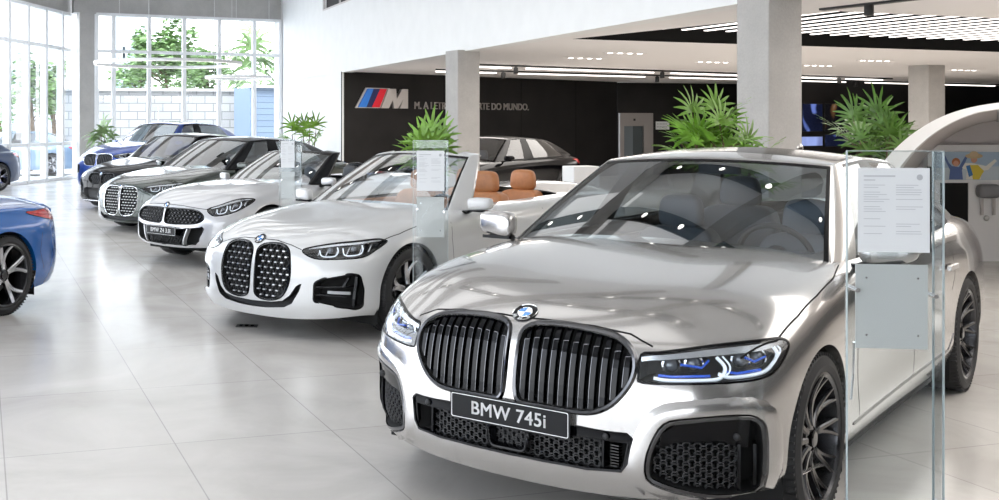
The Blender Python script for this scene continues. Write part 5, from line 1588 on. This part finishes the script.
def black_saloon():
    root, S = coupe('black saloon parked in front of the black feature wall, beyond the white convertible', M['paint_black'], WARP_SALOON, 2.98, .935, KID_TALL, 'mesh', 'chrome', None,
        gh_warp([(-4.2, -4.25), (-3.42, -3.55), (-2.86, -2.95), (-1.4, -1.38), (-.56, -.58), (0, -.05)], -.05, -.045, .985), detail_front=False, group=None, mirror_z=.99)
    L = [(.50, -3.985, .86), (.66, -3.93, .90), (.82, -3.80, .93), (.90, -3.55, .90), (.88, -3.80, .84), (.70, -3.95, .80)]
    tail_lamp(S, root, [(.64, -3.97, .80), (.60, -3.97, .88), (.84, -3.80, .895), (.905, -3.52, .90), (.915, -3.60, .85), (.88, -3.80, .79)])
    b = MB(); fb = (V((0, 1, 0)), V((1, 0, 0)), V((0, 0, 1))); surf_bar(S, TOP, -.70, -3.96, .70, -3.96, .03, .04, .05, b, 1, 12); b.build('boot_lip_spoiler', M['paint_black'], root)
    chrome_line(S, root, .935)
    place_car(root, 2.35, 21.5, .70); root.scale = (1, 1.1, .97)
def chrome_line(S, root, z):
    b = MB()
    for sg in (1, -1): surf_bar(S, SIDE, -.75, z-.035, -3.1, z-.005, .012, .004, .01, b, sg, 20)
    b.build('window_line_trim', M['chrome'], root)
def rframe(deg):
    a = math.radians(deg); return V((-math.sin(a), math.cos(a), 0)), V((math.cos(a), math.sin(a), 0)), V((0, 0, 1))
def tail_lamp(S, root, pts3, ang=35):
    fr = rframe(ang); P = smooth_poly(to2(fr, pts3), 3)
    for sg in (1, -1):
        o = patch_side(S, fr, P, .004, sg, 'tail_lamp', M['red_lens'], root)
        b = MB(); rim(S, fr, P, .006, .006, .006, mb=b, sg=sg); b.build('tail_lamp_surround', M['gloss_black'], o)
        x0 = min(p.x for p in P); x1 = max(p.x for p in P); b = MB()
        pts = []
        for i in range(9):
            x = x0+(x1-x0)*(.08+.84*i/8); s_ = span(P, x); pts.append((x, s_[0]+(s_[1]-s_[0])*.45))
        for a, c in zip(pts, pts[1:]): surf_bar(S, fr, a[0], a[1], c[0], c[1], .008, .006, .004, b, sg, 1)
        b.build('light_guide', M['darkred'], o)
def rear_only(label, pm, place, yaw, scale=1.0, style='double', warp=None, WB=2.47, HW=.932, roadster_=True):
    root = empty('car'); tag(root, label, 'car')
    warp = warp or WARP_ROAD
    S = body_start(base_spec(), 4, warp); cut_arches(S, WB, .335, .335, .368)
    tail_lamp(S, root, [(.50, -3.36, .80), (.64, -3.30, .835), (.80, -3.17, .85), (.885, -2.92, .845), (.905, -2.80, .84), (.905, -2.95, .795), (.885, -3.10, .765), (.74, -3.28, .745)] if WB < 2.6 else
              [(.64, -3.87, .80), (.60, -3.87, .87), (.84, -3.68, .885), (.90, -3.42, .89), (.91, -3.5, .83), (.88, -3.68, .78)], 50)
    b = MB(); yt = -3.25 if WB < 2.6 else -3.8
    for i in range(13):
        pass
    surf_bar(S, TOP, -.72, yt, .72, yt, .05, .022, .04, b, 1, 16); b.build('boot_lip_spoiler', pm, root)
    gaps(S, root, [(SIDE, [(-1.78, .88), (-1.80, .70), (-1.74, .42)]), (SIDE, [(-.60, .84), (-.58, .68), (-.63, .45)]), (TOP, [(.70, -2.2), (.74, -2.8), (.72, -3.15)]), (SIDE, [(yt+.32, .66), (yt+.36, .50), (yt+.30, .34)])])
    cabin_cut(S, .70, -.75, -1.98)
    S.finish('body', pm, root); arch_trim(S, root, WB, .335, .368, pm); wheel_wells(root, WB, .335, .368, HW, tail=-WB-.6)
    g = dict(GH_SILVER)
    if roadster_:
        g['warp'] = gh_warp([(-4, -4), (-1.4, -1.36), (-.56, -.70), (0, -.14)], -.10, -.15, .97); me = greenhouse(g, 2)
        split_green(me, (0,), 'windscreen_frame', M['gloss_black'], root, lim=lambda f: f.calc_center_median().y > -1.42 and f.calc_center_median().z < 1.30 and (f.normal.y > .25 or abs(f.calc_center_median().x) > .4), solid=.03)
        split_green(me, (2,), 'windscreen', M['glass_ws'], root)
        b = MB(); b.box(-.70, .70, -2.45, -1.98, .82, .90); o = b.build('folded_top_cover', M['matt_black'], root); m = o.modifiers.new('b', 'BEVEL'); m.width = .04; m.segments = 3
    else:
        g['warp'] = gh_warp(YM_COUPE, -.07, -.05, .985); me = greenhouse(g, 2); window_set(root, me, pm)
    cabin(root, .70, -.72, -2.0, .3, .84, [(-.36, -1.72, .27, .52), (.36, -1.72, .27, .52)], M['seat_dark'], wheel_x=-.36, zd=.86)
    four_wheels(root, WB, .335, .25, .262, style, HW-.13)
    b = MB(); b.box(-.5, .5, -WB-.93, -WB-.80, .20, .28) ; b.build('rear_diffuser', M['matt_black'], root)
    place_car(root, place[0], place[1], yaw)
    return root
# ------------------------------------------------------------------ palms, stands, kiosk, outdoors
def palm(name, root_pos, stems, label, mat, pot=True, leaf_len=.42, seed=1, blades=9, width=.028, group=None, droop=.35):
    """lady palm: canes with fans of narrow blades. stems: list of (dx, dy, height, n_fans)"""
    rnd = random.Random(seed); root = empty(name, root_pos); tag(root, label, 'plant', group)
    if pot:
        b = MB(); b.lathe([(0, 0), (.19, 0), (.22, .04), (.26, .52), (.27, .55), (.25, .55), (.24, .50), (0, .50)], 28); p = b.build('planter', M['pot'], root, smooth=40)
        b = MB(); b.lathe([(0, .505), (.24, .505)], 24); b.build('soil', M['soil'], p)
    st = MB(); lf = MB()
    for dx, dy, hh, nf in stems:
        top = V((dx*1.6+rnd.uniform(-.03, .03), dy*1.6+rnd.uniform(-.03, .03), hh)); base = V((dx, dy, .45 if pot else 0))
        st.tube([base, base.lerp(top, .5)+V((rnd.uniform(-.02, .02), 0, 0)), top], [.014, .012, .010], 6)
        for k in range(nf):
            f = k/max(1, nf-1); az = k*2.4+rnd.uniform(-.3, .3); el = rnd.uniform(.15, 1.15) if k < nf-1 else 1.35
            o = base.lerp(top, 1-.38*(1-f)*rnd.uniform(.6, 1)); d = V((math.cos(az)*math.cos(el), math.sin(az)*math.cos(el), math.sin(el)))
            pl = leaf_len*rnd.uniform(.45, .75); tip = o+d*pl; st.tube([o, tip], [.005, .004], 4)
            side = d.cross(V((0, 0, 1))); side = side.normalized() if side.length > .05 else V((1, 0, 0)); upv = side.cross(d)
            for j in range(blades):
                a = (j/(blades-1)-.5)*PI*1.05; bd_ = (d*math.cos(a)+side*math.sin(a)).normalized()
                L = leaf_len*rnd.uniform(.85, 1.1)*(1-.25*abs(a)/1.6); w_ = width*rnd.uniform(.8, 1.15); pts = []
                nrm = bd_.cross(upv).normalized()
                for q in range(5):
                    t = q/4; c = tip+bd_*L*t+V((0, 0, -droop*L*t*t*(1-.5*bd_.z)))+upv*.02*math.sin(PI*t)
                    ww = w_/2*(.45+1.1*math.sin(PI*min(1, t*.8+.15)))*(1 if t < .99 else .35)
                    pts += [c+nrm*ww, c-nrm*ww+upv*.004]
                lf.add(pts, [(2*q, 2*q+1, 2*q+3, 2*q+2) for q in range(4)])
    st.build('stem', M['stem'], root, smooth=40); lf.build('foliage', mat, root)
    return root
def stems_cluster(n, r, h0, h1, nf, seed):
    rnd = random.Random(seed); return [(r*math.cos(a), r*math.sin(a), rnd.uniform(h0, h1), nf) for a in [2*PI*i/n+rnd.uniform(-.3, .3) for i in range(n)]]
palm('potted_palm', (on_Y(722, 125, 9.6).x, 9.6, 0), stems_cluster(8, .15, 1.14, 1.62, 7, 3), 'bright green potted palm standing before the big concrete column', M['leaf'], seed=4, leaf_len=.27, width=.02, blades=10, droop=.15)
palm('potted_palm', (on_Y(876, 125, 14.5).x, 14.5, 0), stems_cluster(7, .17, 1.05, 1.58, 5, 5), 'dark green potted palm beside the white canopy, before the wall screens', M['leaf_dark'], seed=8, leaf_len=.42, width=.024, droop=.15, blades=9)
palm('potted_palm', (on_Y(428, 125, 13.2).x, 13.2, 0), stems_cluster(5, .10, 1.18, 1.34, 4, 9), 'green potted palm rising behind the stand by the white convertible', M['leaf'], seed=11, leaf_len=.33, width=.023, droop=.15, blades=9)
palm('potted_palm', (on_Y(303, 125, 22.5).x, 22.5, 0), stems_cluster(5, .15, 1.15, 1.55, 3, 2), 'slender potted palm against the white wall left of the black wall', M['leaf'], seed=15, leaf_len=.34, width=.024, droop=.2, blades=8)
palm('potted_palm', (on_Y(104, 150, 31.2).x, 31.2, 0), stems_cluster(4, .10, .9, 1.4, 4, 6), 'pale green palm in the corner behind the tall blue car', M['leaf_pale'], seed=21, leaf_len=.5, width=.05, blades=6, droop=.6)

def stand(px, top_py, Y, w, label, rz, paper, lines=True, z_top=None):
    """clear acrylic information stand: two uprights, paper sheet, lower backing plate, bolts, base"""
    x = (px-CX)/F_PX*Y; zt = z_top or (CAMZ-(top_py-HORIZON)/F_PX*Y)
    root = empty('information_stand', (x, Y, 0), rz); tag(root, label, 'information stand')
    b = MB(); b.box(-w/2, w/2, 0, .010, .02, zt); g = b.build('acrylic_panel', M['glass_stand'], root)
    b = MB(); b.box(-w/2+.02, w/2, .075, .085, .02, zt-.002); b.box(w/2-.006, w/2, .010, .075, .02, zt-.002); b.build('acrylic_panel', M['glass_stand'], root)
    ed = MB()
    for xx, yy in ((-w/2, 0), (w/2, 0), (w/2, .08)): ed.box(xx-.0015, xx+.0015, yy-.001, yy+.011, .02, zt)
    ed.box(-w/2, w/2, 0, .010, zt-.0015, zt+.0015)
    ed.build('panel_edge', M['edge'], g)
    b = MB(); b.box(-w/2-.03, w/2+.03, -.10, .18, 0, .018); b.build('base', M['steel'], root)
    x0, x1, z0, z1 = paper
    b = MB(); b.box(x0, x1, -.004, -.001, z0, z1); p = b.build('paper_sheet', M['paper'], root)
    t = MB(); W = x1-x0; Hh = z1-z0
    rnd = random.Random(3)
    t.box(x0+.08*W, x0+.52*W, -.0052, -.0045, z1-.105*Hh, z1-.088*Hh); t.box(x0+.08*W, x0+.24*W, -.0052, -.0045, z1-.15*Hh, z1-.138*Hh)
    yy = .20
    while yy < .80:
        for c0 in (.08, .53):
            if rnd.random() < .85: t.box(x0+c0*W, x0+(c0+rnd.uniform(.2, .38))*W, -.0052, -.0045, z1-(yy+.007)*Hh, z1-yy*Hh)
        yy += .028 if rnd.random() < .8 else .06
    t.build('printed_text', M['ink_faint'], p)
    b = MB(); cx, cz = x1-.14*W, z1-.11*Hh; b.lathe([(0, 0), (.010, 0)], 16, Matrix.Translation((cx, -.0046, cz)) @ Matrix.Rotation(PI/2, 4, 'X')); b.build('printed_emblem', M['ink'], p)
    zb1 = z0-.045*(Hh/.297); zb0 = zb1-Hh*1.0
    b = MB(); b.box(x0-.01*W, x1, .011, .016, zb0, zb1); q = b.build('backing_plate', M['plate_grey'], root)
    b = MB()
    for fx_ in (.14, .86):
        for fz in (.16, .84): b.lathe([(0, .001), (.004, .001), (.004, 0)], 8, Matrix.Translation((x0+fx_*W, .010, zb0+(zb1-zb0)*fz)) @ Matrix.Rotation(PI/2, 4, 'X'))
    b.build('screw', M['chrome'], q)
    b = MB()
    for xx, zz in ((-w/2+.03, zb1-Hh*.30), (w/2-.03, zb1-Hh*.36)):
        b.tube([(xx, -.014, zz), (xx, .09, zz)], .008, 10); 
    b.build('stand_off_bolt', M['chrome'], root, smooth=40)
    # back of the clip: dark spine beside the paper
    b = MB(); b.box(x1+.004, x1+.012, .012, .03, z0, z1+.004); b.build('clip_rail', M['track'], root)
    return root
M['edge'] = simple('polished acrylic edge', (.42, .48, .49), .2, 0, .5); M['ink_faint'] = simple('faint print', (.50, .51, .53), .8); M['plate_grey'] = simple('pale grey plate', (.62, .62, .60), .5)
stand(895.5, 151, 3.75, .31, 'clear acrylic stand with a white sheet beside the silver saloon', -.12, (-.122, .108, 1.17, 1.455))
stand(430.5, 140.5, 8.0, .25, 'clear acrylic stand with a white sheet beside the white convertible', -.12, (-.098, .098, 1.125, 1.415))
stand(290, 139.5, 12.2, .24, 'clear acrylic stand with a white sheet beside the pearl grey roadster', -.12, (-.10, .05, 1.13, 1.425))

# ---- white canopy kiosk on the right
kiosk = empty('canopy_kiosk', (7.0, 11.6, 0)); tag(kiosk, 'white arched canopy kiosk with poster and wall unit at the right edge', 'kiosk')
KI = Matrix.Translation((7.0, 11.6, 0)).inverted()
def kc(o): o.parent = kiosk; o.matrix_parent_inverse = KI; return o
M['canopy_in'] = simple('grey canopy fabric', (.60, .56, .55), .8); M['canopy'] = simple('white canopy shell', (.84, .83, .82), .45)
# arch in a plane at depth YA, sweeps up and to the right
YA = 10.4
pts = [(866, 190), (876, 172), (893, 151), (915, 132), (940, 117.5), (968, 108), (1000, 102.5), (1040, 99), (1090, 101), (1140, 110), (1190, 130), (1230, 160), (1250, 190)]
arc = catmull([on_Y(x, y, YA) for x, y in pts], 6)
ft = arc[0].copy(); ft.z = 0; arc = [ft+V((-.10, 0, 0)), ft.lerp(arc[0], .5)+V((-.06, 0, 0))]+arc
fe_ = arc[-1].copy(); fe_.z = 0; arc = arc+[arc[-1].lerp(fe_, .5)+V((.05, 0, 0)), fe_+V((.08, 0, 0))]
cen = (arc[0]+arc[-1])*.5; cen.z = 1.0
n = len(arc); outer = arc; inner = []
for i, p in enumerate(arc):
    t = (arc[min(i+1, n-1)]-arc[max(i-1, 0)]).normalized(); nn = V((t.z, 0, -t.x)); inner.append(p+nn*(.17-.11*min(1, max(0, (i-8)/26))))
b = MB(); DY = .85
vs = outer+inner+[p+V((.5, DY, .0)) for p in outer]+[p+V((.5, DY, 0)) for p in inner]
fs = []
for i in range(n-1):
    fs += [(i, i+1, n+i+1, n+i), (i, 2*n+i, 2*n+i+1, i+1), (n+i, n+i+1, 3*n+i+1, 3*n+i), (2*n+i, 3*n+i, 3*n+i+1, 2*n+i+1)]
b.add(vs, fs); kc(b.build('canopy_arch', M['canopy'], None, smooth=50))
b = MB(); k_ = 10; vs = []
for j in range(k_+1):
    t = j/k_
    for p in inner:
        q = p+V((.5, DY, 0)); vs.append(V((q.x+1.15*t, q.y+1.9*t, q.z*(1-.0*t)-.10*math.sin(PI*.5*t)*(q.z > 1))))
fs = [(j*n+i, j*n+i+1, (j+1)*n+i+1, (j+1)*n+i) for j in range(k_) for i in range(n-1)]
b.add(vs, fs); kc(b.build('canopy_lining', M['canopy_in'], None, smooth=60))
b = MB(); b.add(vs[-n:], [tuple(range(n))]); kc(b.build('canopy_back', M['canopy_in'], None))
b = MB(); mid = int(n*.62)
for mid in (int(n*.50), int(n*.66)):
    b.tube([vs[j*n+mid]+V((0, 0, -.01)) for j in range(k_+1)], .012, 6)
kc(b.build('canopy_seam', M['ink'], None, smooth=60))
YW = YA+2.65
def kb(name, xa, ya, xb, yb, Y0, dep, mat):
    p = on_Y(xa, ya, Y0); q = on_Y(xb, yb, Y0); b = MB(); b.box(p.x, q.x, Y0, Y0+dep, max(0, q.z), p.z); return kc(b.build(name, mat))
kb('kiosk_wall', 928, 145, 1120, 290, YW, .12, M['canopy'])
kb('dark_doorway', 940.5, 183, 968, 240, YW-.012, .012, M['void'])
tb = kb('poster', 936, 152, 1010, 180, YW-.03, .03, simple('poster sky print', (.38, .50, .62), .4))
def poster_blob(name, pts, col, off):
    b = MB(); P = [on_Y(x, y, YW-.030-off) for x, y in pts]; b.add(P, [tuple(range(len(P)))]); o = b.build(name, simple('poster print '+name, col, .5)); o.parent = tb; return o
def circ(cx, cy, rx, ry, n=14): return [(cx+rx*math.cos(2*PI*i/n), cy+ry*math.sin(2*PI*i/n)) for i in range(n)]
pb = [('poster_haze', [(936, 168), (1010, 166), (1010, 180), (936, 180)], (.55, .62, .66), .001),
      ('figure_child', [(942, 154), (944, 153), (949, 163), (952, 166), (959, 167), (966, 155), (968, 156), (962, 170), (963, 179.5), (949, 179.5), (950, 170)], (.10, .16, .36), .002),
      ('figure_child_hair', circ(956, 162, 4.2, 4.2), (.45, .16, .06), .003), ('figure_child_face', circ(956, 163.5, 2.8, 3.0), (.62, .33, .22), .004),
      ('figure_hat', circ(974, 156, 9, 2.6), (.55, .42, .24), .005), ('figure_hat_crown', circ(974, 154, 4.5, 2.8), (.60, .46, .28), .0055), ('figure_face', circ(974, 159.5, 3.2, 3.4), (.60, .32, .22), .0045),
      ('figure_adult', [(965, 163), (972, 163), (977, 164), (986, 166), (995, 159), (997, 161), (988, 170), (981, 171), (981, 179.5), (966, 179.5), (967, 170), (962, 168)], (.80, .78, .70), .003),
      ('figure_scarf', [(970, 165), (978, 165), (984, 171), (979, 179.5), (973, 179.5)], (.70, .55, .06), .004), ('figure_scarf_stripe', [(966, 166), (970, 165), (973, 175), (969, 177)], (.06, .20, .45), .0042)]
for nm, pts_, col, off in pb: poster_blob(nm, pts_, col, off)
o = kb('wall_phone_shelf', 981, 184.5, 1003, 198.5, YW-.16, .14, simple('grey plastic shelf', (.22, .22, .23), .5)); md = o.modifiers.new('b', 'BEVEL'); md.width = .05; md.segments = 3
for xa in (981.5, 993.5): kb('hanging_bracket', xa, 198.5, xa+2.2, 215, YW-.08, .03, M['steel'])
b = MB(); p = on_Y(986.5, 218, YW-.05); b.sphere(p, .035, 12, 8, (1, .4, 1)); kc(b.build('wall_socket', M['plate_grey'], None, smooth=60))
kb('counter_front', 968.5, 182, 1120, 286, YW-.02, .02, M['canopy'])

# ---- white display box behind the convertible, next to the black saloon
b = MB(); p = on_Y(567, 166, 14.5); q = on_Y(592, 200, 14.5); T = Matrix.Translation((p.x+.18, 14.5, 0)) @ Matrix.Rotation(.3, 4, 'Z'); b.box(-.19, .19, -.15, .15, 0, p.z, T)
o = b.build('display_plinth', M['canopy_pink'] if 'canopy_pink' in M else M['canopy']); tag(o, 'small white display plinth behind the convertible, right of the black saloon', 'plinth')
md = o.modifiers.new('b', 'BEVEL'); md.width = .01; md.segments = 2
# floor outlet near the convertible's nose
p = on_z(247, 326, 0); b = MB(); T = Matrix.Translation((p.x, p.y, 0)) @ Matrix.Rotation(-.05, 4, 'Z'); b.box(-.085, .085, -.055, .055, 0, .004, T); o = b.build('floor_outlet', M['track']); tag(o, 'small black outlet plate set in the floor before the white convertible', 'floor outlet')
b = MB()
for k in range(3): b.box(-.06+.045*k, -.035+.045*k, -.03, .03, .004, .006, T)
b.build('outlet_cover', M['darkchrome'], o)

# ---- outdoors
M['block'] = None
def mat_blocks(name, c1, c2, mo, w_, h_):
    m, n, l, b = nt(name); b.inputs['Roughness'].default_value = .9; tc = n.new('ShaderNodeTexCoord'); br = n.new('ShaderNodeTexBrick'); br.inputs['Scale'].default_value = 1
    br.inputs['Brick Width'].default_value = w_; br.inputs['Row Height'].default_value = h_; br.inputs['Mortar Size'].default_value = .018
    br.inputs['Color1'].default_value = (*c1, 1); br.inputs['Color2'].default_value = (*c2, 1); br.inputs['Mortar'].default_value = (*mo, 1)
    l.new(tc.outputs['UV'], br.inputs['Vector']); l.new(br.outputs['Color'], b.inputs['Base Color']); return m
def uvwall(name, a, c, z0, z1, mat, th=.15):
    d = (c-a); L = d.length; dn = d.normalized(); nn = V((-dn.y, dn.x, 0))*th
    me = bpy.data.meshes.new(name); P = [a, c, c+nn, a+nn]
    me.from_pydata([(p.x, p.y, z0) for p in P]+[(p.x, p.y, z1) for p in P], [], [(0, 1, 5, 4), (1, 2, 6, 5), (2, 3, 7, 6), (3, 0, 4, 7), (4, 5, 6, 7)])
    uv_ = me.uv_layers.new(name='uv'); co = [(0, z0), (L, z0), (L, z1), (0, z1)]
    for k in range(4): uv_.data[k].uv = co[k]
    for k in range(4, len(uv_.data)): uv_.data[k].uv = (0.05, .05)
    return link(name, me, mat)
blk = mat_blocks('pale grey concrete blocks', (.30, .30, .295), (.36, .36, .35), (.17, .17, .17), .62, .30)
w_a = on_Y(60, 91, 40.5); w_b = on_Y(250, 90, 41.6); w_a.z = w_b.z = 0
o = uvwall('garden_wall', w_a, w_b, 0, 2.85, blk); tag(o, 'pale block wall standing outside behind the rear windows', 'wall')
b = MB(); b.bar(w_a+V((0, 0, 2.90)), w_b+V((0, 0, 2.90)), .28, .10); b.build('wall_coping', M['concrete'], o)
slate = mat_blocks('blue grey slats', (.16, .21, .28), (.19, .25, .33), (.10, .14, .19), 3.0, .22)
o = uvwall('shed', on_Y(249, 125, 41.6)*V((1, 1, 0)) if False else V((on_Y(250.5, 125, 40.0).x, 40.0, 0)), V((on_Y(297, 125, 41.4).x, 41.4, 0)), 0, 2.95, slate, 1.0); tag(o, 'blue grey slatted outbuilding outside, right of the block wall', 'building')
b = MB(); b.bar((on_Y(250.5, 125, 39.95).x, 39.95, 3.0), (on_Y(300, 125, 41.4).x, 41.4, 3.0), .3, .10); b.build('roof_edge', M['steel'], o)
b = MB(); b.box(-60, 60, -40, 110, -.26, -.05); M['ground'] = simple('pale paving outside', (.55, .54, .52), .9, noise=.1); struct(b.build('ground', M['ground']))
def tree(px, Y, zc, rad, hgt, label, mat, seed, n=900, sz=.13, trunk_z=None, group=None, kind='tree'):
    rnd = random.Random(seed); x = (px-CX)/F_PX*Y; root = empty('garden_tree', (x, Y, -.05)); tag(root, label, 'tree', group)
    b = MB(); b.tube([(0, 0, 0), (.08, .05, zc*.5), (0, 0, zc)], [.11, .09, .05], 8)
    for k in range(9):
        a = 2*PI*k/9; z0 = zc*(.55+.04*k); b.tube([(0, 0, z0), (math.cos(a)*rad*.35, math.sin(a)*rad*.35, z0+hgt*.22), (math.cos(a)*rad*.7, math.sin(a)*rad*.7, z0+hgt*.35)], [.04, .025, .01], 5)
    b.build('trunk', M['stem'], root, smooth=50)
    lf = MB(); clusters = [(rnd.gauss(0, .42)*rad, rnd.gauss(0, .42)*rad, zc+rnd.gauss(0, .36)*hgt) for _ in range(26)]
    for k in range(n):
        c = V(rnd.choice(clusters))+V((rnd.gauss(0, 1), rnd.gauss(0, 1), rnd.gauss(0, 1)))*rad*.16
        q = Matrix.Rotation(rnd.uniform(0, 6.3), 3, 'Z') @ Matrix.Rotation(rnd.uniform(-1.2, 1.2), 3, 'X'); s_ = sz*rnd.uniform(.6, 1.3)
        P = [c+q @ V(v)*s_ for v in ((-1, 0, 0), (-.3, .45, .08), (1, 0, 0), (-.3, -.45, .08))]; lf.add(P, [(0, 1, 2, 3)])
    lf.build('foliage', mat, root); return root
tree(165, 46, 4.6, 1.5, 1.6, 'broad leafy tree rising above the block wall, left of centre in the rear windows', M['leaf_tree'], 1, 3200, .15)
tree(207, 50.5, 4.4, 1.5, 1.7, 'leafy tree beside the broad tree, rising above the block wall', M['leaf_tree'], 2, 2800, .15)
tree(140, 53, 4.2, 1.3, .9, 'low shrubby tree just above the left part of the block wall', M['leaf_tree'], 3, 1500, .15)
palm('garden_palm', (on_Y(252, 100, 45.5).x, 45.5, 0), [(0, 0, 4.1, 12), (.1, .1, 4.5, 10)], 'tall palm outside above the slatted outbuilding', M['leaf_pale'], pot=False, seed=31, leaf_len=1.25, width=.10, blades=8, droop=.5)
tree(30, 39.5, 3.0, .9, 1.3, 'small leafy street tree outside the left windows', M['leaf_tree'], 5, 1300)
tree(52, 43, 2.8, .8, 1.2, 'small street tree with dark slim trunk outside the left windows, right of the leafy one', M['leaf_tree'], 6, 1200)
tree(-2, 46, 2.4, 1.0, .8, 'low bushy tree outside at the far left edge', M['leaf_tree'], 7, 900)
M['facade'] = simple('pale facade outside', (.36, .38, .40), .9)
def building(px0, px1, Y, z, label):
    x0, x1 = (px0-CX)/F_PX*Y, (px1-CX)/F_PX*Y; root = empty('building', (x0, Y, 0)); tag(root, label, 'building'); b = MB(); b.box(0, x1-x0, 0, 6, 0, z); b.build('facade', M['facade'], root)
    w_ = simple('outdoor window glass', (.25, .30, .34), .2)
    nfl = int(z//3); nx = max(2, int((x1-x0)/2.2))
    for f in range(nfl):
        for k in range(nx):
            q = MB(); cx = (x1-x0)*(k+.5)/nx; q.box(cx-.6, cx+.6, -.03, 0, f*3+1, f*3+2.3); q.build('window', w_, root)
building(-40, 62, 75, 17, 'pale block of flats outside behind the left windows'); building(112, 136, 95, 11.5, 'narrow pale tower outside behind the rear windows')
# parked car outside, white
silver_saloon(); white_convertible(); roadster(); green_coupe(); black_coupe(); suv(); black_saloon()
rear_only('bright blue roadster at the left edge, showing its rear wheel and red tail lamp', M['paint_blue'], (-4.53, 7.5), .45)
rear_only('pale blue car parked outside beyond the left windows', M['paint_mist'], (-11.6, 36.0), 1.35, WB=2.85, HW=.926, warp=WARP_WHITE, roadster_=False, style='v')
rear_only('slate blue car at the far left by the windows, cut by the photo edge', M['paint_navy'], (-9.85, 24.9), .45, WB=2.85, HW=.926, warp=WARP_WHITE, roadster_=False, style='v')
# ------------------------------------------------------------------ light
w = bpy.data.worlds.new('sky'); scene.world = w; w.use_nodes = True; n = w.node_tree.nodes; l = w.node_tree.links
bg = n['Background']; tc = n.new('ShaderNodeTexCoord'); sp_ = n.new('ShaderNodeSeparateXYZ'); r = n.new('ShaderNodeValToRGB')
l.new(tc.outputs['Generated'], sp_.inputs[0]); l.new(sp_.outputs['Z'], r.inputs['Fac'])
r.color_ramp.elements[0].position = 0; r.color_ramp.elements[0].color = (.93, .96, 1, 1); r.color_ramp.elements[1].position = .8; r.color_ramp.elements[1].color = (.70, .82, 1, 1)
l.new(r.outputs['Color'], bg.inputs['Color']); bg.inputs['Strength'].default_value = 4.0
def area(name, loc, rot, sx, sy, e, col=(1, 1, 1)):
    d = bpy.data.lights.new(name, 'AREA'); d.shape = 'RECTANGLE'; d.size = sx; d.size_y = sy; d.energy = e; d.color = col
    o = bpy.data.objects.new(name, d); C.objects.link(o); o.location = loc; o.rotation_euler = rot; return o
# unseen area lights added below the high ceiling for soft fill and reflections
for i, (x, y) in enumerate(((-.4, 3.8), (-1.5, 7.4), (-2, 11.0), (-3, 14.6), (-4, 18.2), (-4.5, 21.8), (-5, 25.4), (-5, 29))):
    area('high_ceiling_fill', (x, y, HT-.03), (0, 0, .30), 6.4, 3.0, 42)
for i, (x, y) in enumerate(((5.5, 5), (8, 10), (9, 16), (5, 17), (7, 24), (12, 22), (4, 26), (14, 30), (18, 26), (12, 14))):  # broad area lights added under the low ceiling to brighten this zone
    area('low_ceiling_fill', (x, y, H-.02), (0, 0, 0), 4.4, 3.4, 95, (1, .95, .90))
sun = bpy.data.lights.new('sun', 'SUN'); sun.energy = 2.6; sun.angle = .05; so = bpy.data.objects.new('sun', sun); C.objects.link(so); so.rotation_euler = (math.radians(44), 0, math.radians(4))
scene.view_settings.view_transform = 'Standard'; scene.view_settings.look = 'None'; scene.view_settings.gamma = 1; scene.view_settings.exposure = .62; scene.view_settings.use_curve_mapping = False
scene.cycles.max_bounces = 8; scene.cycles.transparent_max_bounces = 24; scene.cycles.glossy_bounces = 4; scene.cycles.diffuse_bounces = 4
scene.cycles.caustics_reflective = False; scene.cycles.caustics_refractive = False; scene.cycles.sample_clamp_indirect = 6
scene.cycles.use_denoising = True
